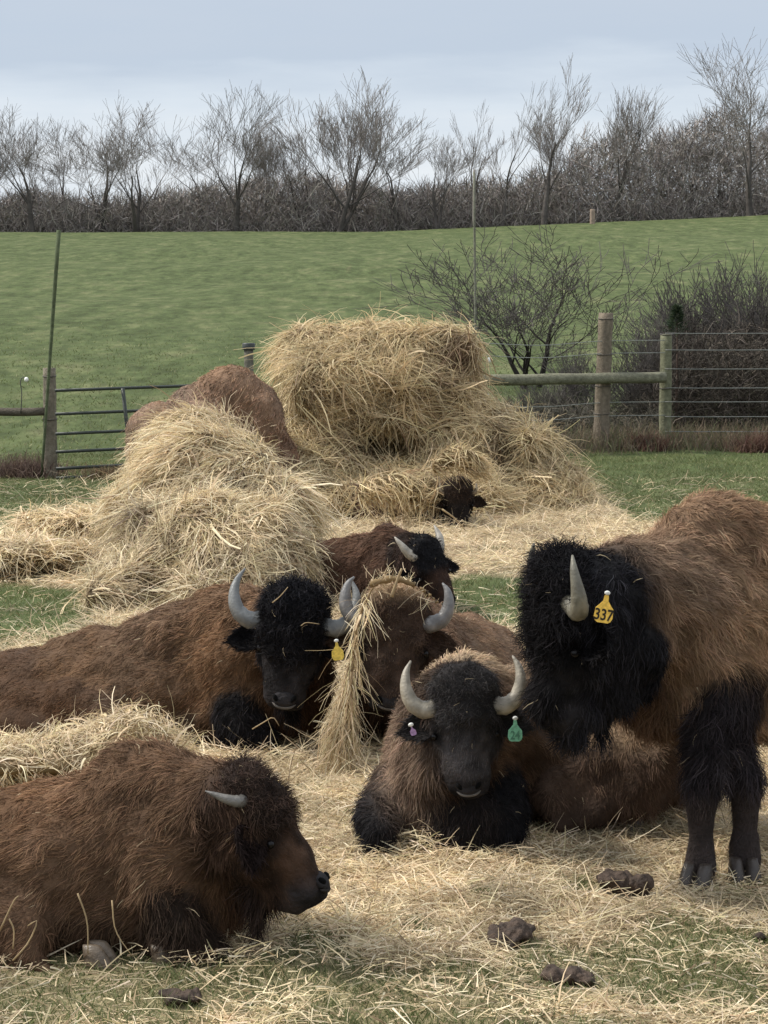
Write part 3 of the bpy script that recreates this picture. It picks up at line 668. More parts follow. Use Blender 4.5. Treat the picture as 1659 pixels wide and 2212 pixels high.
# A: young bison lying in the left foreground, in profile
pA = P(528, 1675, 7.90)
bison(XY(318, 8.16), (1, -.10), .87, (pA, (.60, -.13, -.78), (.76, -.10, .62)), 'young brown bison lying in the left foreground seen from the side', bend=0, stretch=1.05, knees=(.30, .29), hs=1.0, sink=.07, fw=.93, facefur=.020, lipc=(.03, .025, .022), horncol=(.17, .16, .145),
      cols=dict(body=(.118, .069, .040), hump=(.130, .079, .048), rump=(.11, .062, .035), head=(.034, .021, .015), face=(.046, .027, .018), wool=(.026, .018, .015), mane=(.075, .040, .022), legs=(.026, .017, .012)), neckcol=(.032, .020, .014), earcol=(.014, .009, .008), earpos=(.15, .17, -.05), hoofcol=(.12, .092, .065), hoofs=[(XY(338, 7.86)[0], 7.86, (1, -.4), .8), (XY(190, 7.84)[0], 7.84, (1, -.3), .9)],
      horn=[(.068, .12, -.02), (.064, .148, -.025), (.048, .17, -.038), (.02, .185, -.056), (-.012, .188, -.076), (-.04, .182, -.096)], hornr=.60, eargap=1.15, dens=19000, wd=.0036, furl=1.1, group=GRP, seed=1, voxel=.02, wool=1.15, neckr=1.0, beard=1.25, humpup=.0, chestx=.22, eardir=[.80, .60, -.35])
# B: dark-headed bison lying on the left, facing the camera
pB = P(638, 1285, 11.42)
bison(XY(500, 12.0), (.94, -.34), .96, (pB, (-.10, -.22, -.97), (.0, -.97, .2)), 'brown bison lying on the left with black woolly head facing forward', stretch=1.38, rz=.72, knees=(.30, .30), hs=1.15, fw=.93,
      cols=dict(body=(.118, .070, .040), hump=(.135, .083, .050), rump=(.078, .046, .028), head=(.013, .012, .013), face=(.022, .020, .021), mane=(.055, .030, .017)), neckcol=BLACK, dens=13000, wd=.0046, group=GRP, seed=2, wool=1.22, beard=1.25, horncol=(.20, .205, .20), sink=.02)
# C: bison with hay over one side of its face
pC = P(858, 1288, 11.35)
bison(XY(900, 12.15), (-.42, -.9), .84, (pC, (-.07, -.16, -.98), (.0, -.98, .16)), 'brown faced bison in the middle with long hay hanging over half its head', bend=.15, stretch=1.2, hs=1.14,
      cols=dict(body=(.16, .102, .064), hump=(.18, .115, .075), rump=(.16, .103, .066), head=(.035, .021, .015), face=(.060, .040, .030), wool=(.065, .042, .030), mane=(.05, .03, .02), poll=(P(860, 1262, 11.4), np.array([.26, .14, .075]), (.38, .27, .17))),
      dens=12000, wd=.0046, group=GRP, seed=3, wool=.85, horncol=(.19, .185, .18), beard=.8, sink=.02,
      horn=[(.115, .105, -.03), (.115, .16, -.025), (.085, .215, -.02), (.02, .235, -.015), (-.04, .225, -.02), (-.075, .20, -.03)],
      tags=[(P(727, 1388, 10.98), .066, (.72, .52, .10), None, .1)])
# D: front bison facing the camera
pD = P(1000, 1464, 9.36)
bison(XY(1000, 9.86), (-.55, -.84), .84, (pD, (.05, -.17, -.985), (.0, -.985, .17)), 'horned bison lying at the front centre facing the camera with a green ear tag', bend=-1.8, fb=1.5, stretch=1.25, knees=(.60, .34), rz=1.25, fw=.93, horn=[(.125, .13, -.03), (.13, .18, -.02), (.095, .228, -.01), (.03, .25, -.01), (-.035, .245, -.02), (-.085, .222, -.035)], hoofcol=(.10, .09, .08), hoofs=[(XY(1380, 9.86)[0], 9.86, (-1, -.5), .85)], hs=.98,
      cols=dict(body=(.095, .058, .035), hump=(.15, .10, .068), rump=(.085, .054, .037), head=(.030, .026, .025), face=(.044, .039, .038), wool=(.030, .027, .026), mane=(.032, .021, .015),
                poll=[(P(1345, 1545, 10.1), np.array([.30, .5, .10]), (.34, .24, .15)), (P(990, 1420, 10.0), np.array([.34, .28, .10]), (.40, .30, .20)), (P(875, 1640, 9.6), np.array([.13, .35, .25]), (.20, .14, .10))]),  # bleached hair with sunlight painted in: rump crest, hump rim, left flank
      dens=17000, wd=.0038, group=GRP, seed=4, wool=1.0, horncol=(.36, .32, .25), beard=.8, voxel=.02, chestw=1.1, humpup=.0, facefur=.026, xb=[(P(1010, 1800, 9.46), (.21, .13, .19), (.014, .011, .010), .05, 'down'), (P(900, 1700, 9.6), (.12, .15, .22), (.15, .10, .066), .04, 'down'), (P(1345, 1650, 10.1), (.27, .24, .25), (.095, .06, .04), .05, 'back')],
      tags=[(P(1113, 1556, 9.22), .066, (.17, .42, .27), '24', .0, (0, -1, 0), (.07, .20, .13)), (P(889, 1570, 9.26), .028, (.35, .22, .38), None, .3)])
# E: large bison standing at the right
pE = P(1212, 1226, 8.95)
bison(XY(1560, 9.5), (-.88, -.40), 1.0, (pE, (-.12, -.05, -.99), (-.96, -.20, .13)), 'large bison standing at the right edge with black head lowered and yellow ear tag', stand=True, hs=1.29,
      legs=((XY(1525, 9.02)), (XY(1622, 9.12))), hoofs=[(XY(1520, 8.97)[0], 8.97, (-.45, -1), 1.08), (XY(1619, 9.07)[0], 9.07, (.05, -1), 1.08)],
      cols=dict(body=(.24, .152, .090), hump=(.20, .128, .080), rump=(.20, .128, .080), head=BLACK, face=(.010, .009, .009), mane=(.10, .058, .034), wool=BLACK, legs=(.014, .011, .011)), shank=(.038, .028, .024), neckcol=BLACK, lipc=(.02, .018, .017),
      dens=17000, wd=.0038, group=GRP, seed=5, wool=1.35, beard=1.1, facefur=.035, fw=.95, xb=[(P(1335, 1400, 9.0), (.20, .2, .22), BLACK, .06, 'down'), (P(1290, 1490, 8.95), (.17, .15, .13), BLACK, .07, 'down'), (P(1235, 1545, 8.92), (.11, .10, .12), BLACK, .08, 'down'), (P(1190, 1490, 8.90), (.10, .11, .13), BLACK, .07, 'down'), (P(1240, 1590, 8.9), (.05, .06, .07), BLACK, .08, 'down'), (P(1375, 1440, 9.1), (.09, .12, .17), BLACK, .06, 'down')], voxel=.022, horncol=(.20, .185, .14), neckr=1.15, furl=1.15,
      hornr=.80, horn=[(.095, .14, .0), (.115, .20, -.01), (.09, .235, .0), (.045, .245, .015), (-.01, .235, .03), (-.055, .215, .035)],
      tags=[(P(1311, 1286, 8.58), .080, (.78, .50, .09), '337', -.16)])
# F: bison lying behind, its head hanging to the right
pF = P(915, 1172, 16.5)
bison(XY(842, 17.2), (.8, -.6), .68, (pF, (.40, -.25, -.88), (.62, -.75, .3)), 'small reddish brown bison lying at the foot of the hay behind the others', hs=1.02, stretch=1.4,
      cols=dict(body=(.075, .043, .029), hump=(.10, .056, .036), rump=(.055, .033, .023), head=(.035, .019, .013), face=(.036, .020, .014), mane=(.02, .014, .012)), dens=6500, wd=.0075, group=GRP, seed=6, voxel=.028,
      horn=[(.09, .09, -.02), (.075, .13, -.02), (.03, .165, -.02), (-.02, .185, -.02), (-.07, .195, -.03), (-.11, .20, -.04)], beard=.5)
# G: back of a bison behind the pale heap
pG = P(670, 1040, 24.9)
bison(XY(506, 24.7), (.66, .75), 1.0, (pG, (.5, -.1, -.85), (.85, 0, .5)), 'rusty brown bison feeding behind the pale heap, only its humped back showing', stand=True, hs=1.05, widen=1.25, humpup=.0, xb=[(P(430, 905, 24.6), (.40, .4, .42), (.235, .155, .105), .05, 'back'), (P(498, 862, 24.6), (.42, .4, .40), (.235, .155, .105), .05, 'back'), (P(560, 905, 24.6), (.28, .4, .42), (.235, .155, .105), .05, 'back')],
      cols=dict(body=(.235, .155, .105), hump=(.245, .165, .115), rump=(.23, .15, .10), head=(.12, .075, .05), mane=(.22, .14, .095), legs=(.12, .075, .05)), dens=3200, wd=.011, group=GRP, seed=7, voxel=.04)
# H: bison lying under hay in front of the stack
pH = P(990, 1040, 23.2)
bison(XY(905, 23.9), (.85, -.5), .62, (pH, (.0, -.2, -.97), (0, -.97, .2)), 'dark faced bison lying half buried in front of the golden stack', hs=1.0, hornr=.6, horn=[(.125, .13, -.03), (.12, .16, -.02), (.10, .18, -.01), (.07, .19, -.01), (.04, .19, -.02), (.01, .185, -.035)], stretch=1.3,
      cols=dict(body=(.22, .145, .08), hump=(.27, .18, .10), rump=(.07, .04, .026), head=(.014, .011, .010), face=(.016, .013, .012), wool=(.03, .02, .015), mane=(.12, .08, .045)), dens=3500, wd=.010, group=GRP, seed=8, voxel=.035, horncol=(.2, .16, .11), beard=.5)

# hay lying on animals
def drape(name, path, rads, Y, label, dens=9000, lr=(.08, .26), wd=.005, seed=5, sw=.22, cols=HAYW, **kw):
    pts = smoothpath([P(a, b_, Y if np.isscalar(Y) else y_) for (a, b_), y_ in zip(path, Y if not np.isscalar(Y) else [Y]*len(path))], 22)
    rr = np.interp(np.linspace(0, 1, 22), np.linspace(0, 1, len(rads)), rads)
    return heap(name, [(p, (r, r*.8, r), 0) for p, r in zip(pts, rr)], .018, dens, lr, wd, label, seed=seed, rough=.03, sw=sw, cols=cols, base=tuple(pts[-1]), droop=.3, lift=.06, spike=.2, jitd=.3, **kw)
drape('hay_bundle', [(806, 1270), (778, 1325), (766, 1400), (748, 1500), (738, 1600)], [.035, .038, .042, .06, .07], [11.3, 11.16, 11.12, 11.1, 11.1], 'long strands of yellow hay hanging from the head of the middle bison', seed=71, core=(.25, .17, .08), cols=STRAW)
drape('hay_wisp', [(800, 1262), (850, 1250), (905, 1268), (945, 1300)], [.016, .016, .014, .01], 11.27, 'thin wisps of hay lying across the crown of the middle bison', dens=3500, lr=(.04, .13), seed=72, sw=1.0, cols=STRAW, core=(.25, .17, .08))
drape('hay_clump', [(945, 1008), (985, 985), (1035, 1008)], [.08, .11, .08], 22.98, 'matted hay covering the crown of the bison below the golden stack', dens=2600, lr=(.08, .24), wd=.010, seed=73, sw=.7)
drape('hay_clump', [(790, 1062), (850, 1050), (920, 1060)], [.1, .13, .16], 23.3, 'hay strewn over the back of the bison below the golden stack', dens=1800, lr=(.12, .35), wd=.011, seed=74, sw=.8)
def stalks(name, segs, wd, label, cat='straw stalk', colr=(.5, .38, .22)):
    A = Acc()
    for pts, Y in segs:
        pp = smoothpath([P(a, b_, Y) for a, b_ in pts], 8); acc_tube(A, pp, wd*np.linspace(1, .6, 8), 5, np.array(colr)*random.uniform(.8, 1.2))
    o = A.link(name, M_STRAW, base=P(*segs[0][0][0], segs[0][1])); tag(o, label, cat)
stalks('straw_stalk', [([(955, 1100), (985, 1122), (1010, 1152)], 22.6)], .010, 'long pale stalk fallen across the dark face below the golden stack')
stalks('straw_stalk', [([(168, 1930), (188, 1990), (190, 2060)], 7.72)], .0035, 'kinked straw stalk leaning on the flank of the foreground bison')
stalks('straw_stalk', [([(242, 1945), (250, 2010), (285, 2065)], 7.74)], .003, 'bent straw stalk in front of the foreground bison belly')
stalks('straw_stalk', [([(0, 2010), (28, 1950), (40, 1935)], 7.6)], .0035, 'straight slanted straw stalk at the very left edge by the foreground bison')
stalks('straw_stalk', [([(20, 1985), (30, 2010), (28, 2050)], 7.6)], .0035, 'short upright straw stalk at the left edge between two slanted stalks')
stalks('straw_stalk', [([(28, 2075), (62, 2035), (80, 1990), (60, 2000)], 7.6)], .0035, 'hooked straw stalk with folded tip near the left edge')
stalks('straw_stalk', [([(846, 1290), (855, 1262), (868, 1228)], 11.2)], .010, 'thick pale stalk standing on the head of the middle bison')
stalks('straw_stalk', [([(588, 1302), (605, 1288), (622, 1268)], 11.17)], .003, 'thin slanted straw stalk caught high in the black wool of the left bison')
stalks('straw_stalk', [([(650, 1352), (662, 1345), (690, 1348)], 11.17)], .003, 'short level straw stalk lower on the black forehead of the left bison')
stalks('straw_stalk', [([(545, 1575), (570, 1560), (590, 1550), (603, 1568)], 10.95)], .0035, 'pale folded straw stalk at the feet of the black headed bison')

# ------------------------------------------------------------------ dung
def dung(px, py, rx, rz, label, seed):
    Y = FPX*CAMH/(py-HORY); A = Acc(); rng = np.random.default_rng(seed); c0 = P(px, py, Y); c0[2] = float(terrain(np.array(c0[0]), np.array(c0[1])))+rz*.35
    for k_ in range(6): ell(A, c0+np.array([rng.uniform(-.6, .6)*rx, rng.uniform(-.4, .4)*rx, rz*.3+rng.uniform(-.2, .3)*rz]), (rx*rng.uniform(.4, .75), rx*rng.uniform(.4, .7), rz*rng.uniform(.45, .8)), rotz(rng.uniform(0, 3)), 2)
    V, F = remesh(A, .008); N = vnormals(V, F); V = laplace(V, F, .6, 3); V = V+N*((noise(V, 22, seed)-.5)*.035+(noise(V, 55, seed)-.5)*.022)[:, None]
    cc = np.array((.05, .033, .023))*(.5+1.0*noise(V, 45, seed))[:, None]
    o = link('dung', V, F, M_DUNG, base=c0, col=cc, smooth=True); tag(o, label, 'dung', 'dung clods lying in the straw')
dung(1345, 1950, .11, .06, 'largest dark dung clod beside the hooves of the standing bison', 1)
dung(1120, 2062, .11, .05, 'flat crumbling dung pat with straw on it in the right foreground', 2)
dung(1225, 2152, .085, .03, 'smooth oval dung pat nearest the camera on the right', 3)
dung(390, 2205, .07, .03, 'dung clod cut by the bottom edge left of centre', 4)
dung(1650, 2045, .04, .02, 'small dung crumb at the right edge of the straw', 5)

# ------------------------------------------------------------------ fence and gate
WOODC = (.19, .165, .125)
def post(name, px, Y, ytop, rad, label, colr=WOODC, lean=(0, 0), lashes=(), cap=False, ztop=None, cat='fence post', group='wooden fence posts'):
    x = P(px, 900, Y)[0]; z0 = float(terrain(np.array(x), np.array(Y))); zt = ztop if ztop is not None else P(px, ytop, Y)[2]
    root = empty(name, (x, Y, z0)); tag(root, label, cat, group); A = Acc(); m = 14
    zz = np.linspace(z0-.1, zt, m); pts = np.stack([x+lean[0]*(zz-z0), Y+lean[1]*(zz-z0), zz], 1); rr = rad*(1-.10*np.linspace(0, 1, m))*(1+.03*np.sin(np.arange(m)*1.9+px))
    V, Q, T = tube(pts, rr, 16); V = V+nrm(np.random.default_rng(int(px)).normal(size=V.shape))*.003
    cc = np.array(colr)*(.7+.55*noise(V*np.array([1, 1, .12]), 28, int(px)))[:, None]
    link('shaft', V, [Q, T], M_WOOD, root, col=cc, smooth=True)
    for ly in lashes:
        zl = P(px, ly, Y)[2]; c0 = np.array([x+lean[0]*(zl-z0), Y+lean[1]*(zl-z0), zl]); rl_ = np.interp(zl, zz, rr)+.004
        an = np.linspace(0, 2*math.pi, 25); LA = Acc(); acc_tube(LA, np.stack([c0[0]+np.cos(an)*rl_, c0[1]+np.sin(an)*rl_, c0[2]+.01*np.sin(an)], 1), .007, 6, (.06, .05, .04)); LA.link('wire_lashing', M_METAL, root, smooth=True)
    if cap:
        CA = Acc(); ct = np.array([x, Y, zt]); acc_tube(CA, [ct-up*.05, ct-up*.04, ct+up*.035, ct+up*.045], [rad*1.22, rad*1.25, rad*1.25, rad*1.15], 16, (.035, .04, .038)); CA.link('cap', M_METAL, root, smooth=False)
    return root, x, z0
post('fence_post', 108, 29.8, 795, .095, 'thick grey wooden gate post at the left end of the gate', lashes=(905, 812))
post('fence_post', 538, 31.4, 748, .072, 'capped post sticking up behind the feeding bison', colr=(.16, .15, .12), cap=True)
post('fence_post', 1298, 34.6, 676, .125, 'tall brown wooden post bound with wire at the right', colr=(.165, .135, .10), lean=(.03, 0), lashes=(688, 765, 833, 893))
post('fence_post', 1437, 34.9, 722, .10, 'mossy green wooden post right of the tall brown one', colr=(.165, .165, .105), lean=(.0, 0), lashes=(722, 838))
post('fence_post', 1023, 33.6, 730, .045, 'thin dark post rising beside the hay stack', colr=(.07, .07, .06))
def rail(name, a, b_, ra, label, cat='fence rail', colr=WOODC, m=16, mat=M_WOOD, group=None):
    A = Acc(); a, b_ = np.array(a), np.array(b_); t_ = np.linspace(0, 1, m)[:, None]; pts = a+(b_-a)*t_; pts[:, 2] += np.sin(np.arange(m)*1.3)*.004
    V, Q, T = tube(pts, ra, 12); cc = np.array(colr)*(.7+.55*noise(V*np.array([.12, 1, 1]), 28, 3))[:, None]
    o = link(name, V, [Q, T], mat, base=a, col=cc, smooth=True); tag(o, label, cat, group); return o
rail('fence_rail', P(-330, 893, 29.9), P(100, 889, 29.75), .055, 'dark round rail running left from the gate post', colr=(.10, .085, .065))
rail('fence_rail', P(1028, 822, 33.7), P(1436, 815, 34.75), .085, 'thick horizontal log rail between the hay stack and the mossy post', colr=(.17, .165, .115))
# tube gate
gate = empty('gate', P(122, 1035, 29.5)); tag(gate, 'dark metal tube gate between the grey post and the pale heap', 'gate')
ga, gb = P(119, 844, 29.5), P(545, 816, 30.75)
def gp(s, z): q = ga+(gb-ga)*s; q = q.copy(); q[2] = z+s*.045; return q
ztops = [P(126, y_, 29.45)[2] for y_ in (844, 895, 938, 977, 1013)]+[P(126, 1034, 29.45)[2]]
GC_ = (.030, .036, .030)
for zz in ztops:
    A = Acc(); acc_tube(A, [gp(s, zz) for s in (0, .33, .66, 1)], .022, 10, GC_); A.link('gate_rail', M_METAL, gate, smooth=True)
for s, dx in ((.335, .05), (1., 0)):
    A = Acc(); q0 = gp(s, ztops[0]); q1 = gp(s+dx*.9 if s else s, ztops[-1]-.04); q0[1] -= .03*(s == .335); q1[1] -= .03*(s == .335)
    acc_tube(A, [q0, (q0+q1)/2, q1], .026 if s else .02, 10, GC_); A.link('upright', M_METAL, gate, smooth=True)
# wires on the right
def wire_set(name, label, rows, ra=.0045, colr=(.26, .27, .25)):
    root = empty(name, P(1437, 975, 34.6)); tag(root, label, 'wire fence')
    for pts in rows:
        A = Acc(); acc_tube(A, smoothpath(pts, 14), ra, 5, colr); A.link('wire', M_METAL, root, smooth=True)
    return root
rows = [[P(1437, y_, 34.75), P(1560, y_+.5, 34.9), P(1850, y_-1, 35.3)] for y_ in (720, 756, 797, 838, 868, 900, 932)]
wf = wire_set('wire_fence', 'pale horizontal wire strands running right from the mossy post', rows, ra=.007, colr=(.16, .165, .15))
rows = [[P(1040, y_+6, 33.7), P(1170, y_+11, 34.1), P(1298, y_+2, 34.5), P(1437, y_, 34.78)] for y_ in (735, 762, 868, 897)]
wf2 = wire_set('wire_fence', 'faint sagging wires stretched between the hay stack and the mossy post', rows, ra=.006, colr=(.2, .21, .19))
for q in (P(1057, 778, 33.6), P(1052, 855, 33.6)):
    A = Acc(); ell(A, q, (.04, .04, .045), None, 2, (.75, .75, .72)); A.link('insulator', M_PLASTIC, wf2, smooth=True)
ew = empty('electric_wire', P(45, 890, 29.7)); tag(ew, 'short bent wire with a white insulator standing on the left rail', 'fence wire')
A = Acc(); acc_tube(A, smoothpath([P(45, 893, 29.7), P(47, 850, 29.7), P(44, 825, 29.7), P(50, 815, 29.7), P(56, 820, 29.7)], 14), .007, 6, (.06, .06, .05)); A.link('wire', M_METAL, ew, smooth=True)
A = Acc(); ell(A, P(57, 820, 29.68), (.03, .03, .035), None, 2, (.75, .75, .7)); A.link('insulator', M_PLASTIC, ew, smooth=True)
# thin tall poles
def pole(px0, py0, px1, py1, Y, r0, r1, label, colr):
    a, b_ = P(px0, py0, Y), P(px1, py1, Y); a[2] = max(a[2], float(terrain(np.array(a[0]), np.array(Y)))-.05)
    A = Acc(); acc_tube(A, [a+(b_-a)*t_ for t_ in np.linspace(0, 1, 8)], np.linspace(r0, r1, 8), 8, colr); o = A.link('pole', M_WOOD, base=a, smooth=True); tag(o, label, 'pole')
pole(90, 1030, 127, 497, 29.62, .016, .03, 'thin greenish pole leaning beside the grey gate post', (.085, .105, .055))
pole(1029, 960, 1024, 372, 33.5, .02, .016, 'thin upright pole rising above the hay stack', (.17, .17, .13))

# ------------------------------------------------------------------ weeds along the fence
WEED = [(.22, .15, .085), (.15, .095, .06), (.30, .22, .13), (.10, .06, .04), (.17, .16, .08)]
def weeds(name, xy, n, hgt, wd, label, kind=None, cat='weeds', cols=WEED, seed=1, lift=.75, group=None, base=None, droop=.5):
    rng = np.random.default_rng(seed); x, y = xy(n, rng); z = terrain(x, y)-.01; th = rng.uniform(0, 6.28, n)
    V, F, C = strands(np.stack([x, y, z], 1), np.tile(up, (n, 1)), np.stack([np.cos(th), np.sin(th), 0*th], 1), rng.uniform(.35, 1.1, n)*hgt, wd*rng.uniform(.5, 1.4, n), pal(n, cols, rng=rng), seg=4, lift=lift, jit=.16, droop=droop*rng.random(n), curl=.07, rng=rng, face=1.2, tip=.4)
    V[:, 2] = np.maximum(V[:, 2], terrain(V[:, 0], V[:, 1])+.002)
    o = link(name, V, F, M_GRASS, base=base or (float(x.mean()), float(y.mean()), float(z.mean())), col=C); tag(o, label, cat, group, kind); return o
def blobxy(px, Y, rx, ry):
    x0 = P(px, 900, Y)[0]
    return lambda n, r: (x0+r.normal(0, rx, n), Y+r.normal(0, ry, n))
weeds('dead_grass_clump', blobxy(50, 29.9, .22, .2), 1700, .38, .010, 'brown dead grass clump at the foot of the grey gate post', seed=1, cols=[(.20, .14, .11), (.13, .09, .07), (.09, .055, .045)], group='dead grass clumps along the fence', cat='grass clump')
weeds('dead_grass_clump', blobxy(240, 29.5, .15, .1), 1300, .22, .010, 'low tan dead grass clump under the metal gate', seed=2, group='dead grass clumps along the fence', cat='grass clump')
weeds('dead_grass_clump', blobxy(1400, 34.6, .14, .12), 1300, .33, .011, 'reddish dead grass clump between the two wooden posts', seed=3, cols=[(.16, .08, .06), (.22, .14, .10), (.09, .04, .03)], group='dead grass clumps along the fence', cat='grass clump')
weeds('dead_grass_clump', blobxy(1650, 34.5, .2, .12), 1500, .42, .011, 'reddish dead grass clump at the right end of the wire fence', seed=4, cols=[(.16, .09, .07), (.24, .16, .11), (.09, .045, .035)], group='dead grass clumps along the fence', cat='grass clump')
def along(x0, x1, y0, y1, dy):
    def f(n, r):
        t_ = r.random(n); return x0+(x1-x0)*t_, y0+(y1-y0)*t_+r.normal(0, dy, n)
    return f
weeds('dry_weeds', along(1.3, 7.5, 34.2, 36.2, .45), 9000, .5, .010, 'tan dry weeds growing along the wire fence', kind='stuff', seed=5, cols=[(.22, .17, .11), (.17, .13, .09), (.13, .14, .07), (.10, .08, .06)])
weeds('dry_weeds', along(-7, -1.5, 29.9, 31.6, .25), 2600, .16, .010, 'thin dry weeds under the gate and left rail', kind='stuff', seed=6)

# ------------------------------------------------------------------ bare trees
def tree_segs(seed, hgt, spread=.9, lean=0., stems=1, fork=.3, levels=5, droopy=0., dense=1.0):
    rnd = random.Random(seed); segs = []
    def grow(p, d, ln, r, lvl):
        nseg = 4 if lvl <= 1 else 3
        kids = []
        for s_ in range(nseg):
            d = (d+Vector((rnd.gauss(0, .10 if lvl else .05), rnd.gauss(0, .10 if lvl else .05), rnd.gauss(.04, .07)))).normalized()
            q = p+d*(ln/nseg); r2 = r*(.80 if lvl else .86); segs.append((p[:], q[:], r, r2, lvl)); p, r = q, r2; kids.append((p, d, r))
        if lvl >= levels: return
        nk = [rnd.randint(4, 6), rnd.randint(4, 6), rnd.randint(4, 5), rnd.randint(3, 4), rnd.randint(2, 3)][min(lvl, 4)]; nk = max(2, int(nk*dense))
        for k_ in range(nk):
            t_ = rnd.random()**.7; a = kids[min(nseg-1, int((fork+(1-fork)*t_)*nseg))]
            base_ = a[0]-a[1]*(ln/nseg)*rnd.random()
            ax = Vector((rnd.gauss(0, 1), rnd.gauss(0, 1), rnd.gauss(0, .5))); ax = (ax-a[1]*ax.dot(a[1])).normalized()
            an = rnd.uniform(.35, .95)*spread*(1.0 if lvl else 1.05)
            nd_ = (a[1]*math.cos(an)+ax*math.sin(an)+Vector((0, 0, .18-droopy))).normalized()
            grow(base_, nd_, ln*rnd.uniform(.5, .85)*(1.25 if lvl == 0 else 1), max(a[2]*rnd.uniform(.4, .68), .008*hgt/12), lvl+1)
        # leader continues
        grow(p, d, ln*.7, r*.85, lvl+1)
    for s_ in range(stems):
        d0 = Vector((rnd.gauss(0, .10+.2*(stems > 1))+lean, rnd.gauss(0, .08+.2*(stems > 1)), 1)).normalized()
        grow(Vector((rnd.gauss(0, .1*(stems > 1)), rnd.gauss(0, .1*(stems > 1)), -.2)), d0, hgt*.33*rnd.uniform(.85, 1.1), hgt*.020/(stems**.4), 0)
    S = np.array([list(a)+list(b_)+[r, r2, l] for a, b_, r, r2, l in segs]); top = S[:, 5].max(); 
    S[:, [0, 1, 2, 3, 4, 5]] *= hgt/top; return S
def segs_mesh(S, rmin, n=3):
    a, b_ = S[:, :3], S[:, 3:6]; d = nrm(b_-a); ref = np.where(np.abs(d[:, 2:3]) < .9, np.array([[0, 0, 1.]]), np.array([[1., 0, 0]]))
    u = nrm(np.cross(d, ref)); v = np.cross(d, u); m = len(S); r1 = np.maximum(S[:, 6], rmin)[:, None, None]; r2 = np.maximum(S[:, 7], rmin*.8)[:, None, None]
    an = np.arange(n)*2*math.pi/n; ring = np.cos(an)[None, :, None]*u[:, None]+np.sin(an)[None, :, None]*v[:, None]
    V = np.concatenate([a[:, None]+ring*r1, b_[:, None]+ring*r2], 1).reshape(-1, 3)
    q = np.array([[k_, (k_+1) % n, n+(k_+1) % n, n+k_] for k_ in range(n)]); F = (np.arange(m)[:, None, None]*2*n+q[None]).reshape(-1, 4)
    return V, F
BARKC = np.array((.085, .075, .068)); TWIG = np.array((.20, .18, .165))
def tree_meshes(seed, hgt, rmin, tone=1., **kw):
    S = tree_segs(seed, hgt, **kw); lo = S[:, 8] <= 1; out_ = []
    for nm, sel, n_, cc in (('trunk', lo, 7, BARKC), ('crown', ~lo, 3, TWIG)):
        V, F = segs_mesh(S[sel], rmin, n_); c_ = cc*tone*(.7+.6*noise(V, 1.2, seed))[:, None]
        me = mkmesh(nm, V, F, c_, smooth=True); me.materials.append(M_BARK); out_.append((nm, me))
    return out_
variants = [tree_meshes(200+k_, 12, .011, spread=sp_, stems=st, fork=fk, dense=dn*.92) for k_, (sp_, st, fk, dn) in enumerate([(.85, 1, .35, 1), (.75, 2, .25, .85), (1.0, 1, .3, .95), (.6, 1, .3, .9), (.85, 2, .4, .8), (.65, 1, .45, .8), (.5, 1, .5, .6)])]
def put_tree(var, px, Y, ytop, rot, label, name='bare_tree', wf_=1., group='bare trees along the hilltop'):
    x = P(px, 480, Y)[0]; z0 = float(terrain(np.array(x), np.array(float(Y))))-.1; h_ = (P(px, ytop, Y)[2]-z0)*1.06
    root = empty(name, (x, Y, z0)); root.rotation_euler = (0, 0, rot); s_ = h_/12; root.scale = (s_*wf_, s_*wf_, s_); tag(root, label, 'tree', group)
    for nm, me in variants[var]:
        o = bpy.data.objects.new(nm, me); COL.objects.link(o); o.parent = root
    return root
TREES = [ # px, ytop, variant, Y, width, label
 (-40, 250, 0, 226, 1.1, 'bare tree cut by the left edge of the treeline'),
 (70, 225, 0, 224, 1.15, 'broad round bare tree farthest left in full view on the hilltop'),
 (150, 262, 2, 229, 1., 'bare tree squeezed behind the two broad trees at the far left'),
 (215, 212, 2, 225, 1.05, 'bare tree with upright leader above the leaning pole'),
 (290, 235, 4, 224, 1.2, 'wide spreading bare tree left of the sky gap'),
 (335, 300, 5, 229, 1., 'lower bare tree at the left side of the sky gap'),
 (440, 265, 5, 228, 1., 'slender bare tree at the right side of the sky gap'),
 (510, 195, 0, 224, 1.05, 'tall round bare tree above the capped post'),
 (575, 250, 1, 227, 1., 'bare tree between the round one and the tall vase shaped one'),
 (655, 240, 4, 228, .95, 'bare tree with forked stems left of the tall vase shaped one'),
 (730, 165, 1, 223, 1.1, 'tall vase shaped bare tree above the hay stack'),
 (775, 215, 3, 226, 1., 'narrow bare tree directly right of the tall vase shaped one'),
 (860, 245, 6, 225, 1.1, 'thin forked bare tree right of the hay stack'),
 (945, 250, 4, 223, 1., 'dark multi stemmed bare tree left of the upright pole'),
 (1040, 225, 6, 226, 1.0, 'sparse bare tree with leaning limbs beside the upright pole'),
 (1085, 190, 5, 224, .75, 'tall sparse bare tree right of the upright pole'),
 (1175, 135, 6, 223, .95, 'tallest thin forked bare tree right of centre'),
 (1215, 250, 3, 229, 1., 'pale bare tree just behind the tallest thin one'),
 (1330, 195, 3, 225, .95, 'slim bare tree rising alone out of the thicket on the right'),
 (1420, 262, 2, 230, 1., 'low bare tree among the thicket right of the slim one'),
 (1490, 250, 0, 231, 1., 'round low bare tree left of the big right hand tree'),
 (1560, 262, 4, 229, 1., 'low bare tree under the left limbs of the big right hand tree'),
 (1620, 75, 2, 221, .9, 'biggest bare tree near the right edge of the treeline'),
 (1720, 150, 0, 225, 1., 'bare tree cut by the right edge of the treeline')]
for k_, (px, yt, v_, Y, wfac, lb) in enumerate(TREES): put_tree(v_, px, Y, yt, k_*2.4+.5, lb, wf_=wfac*1.15)
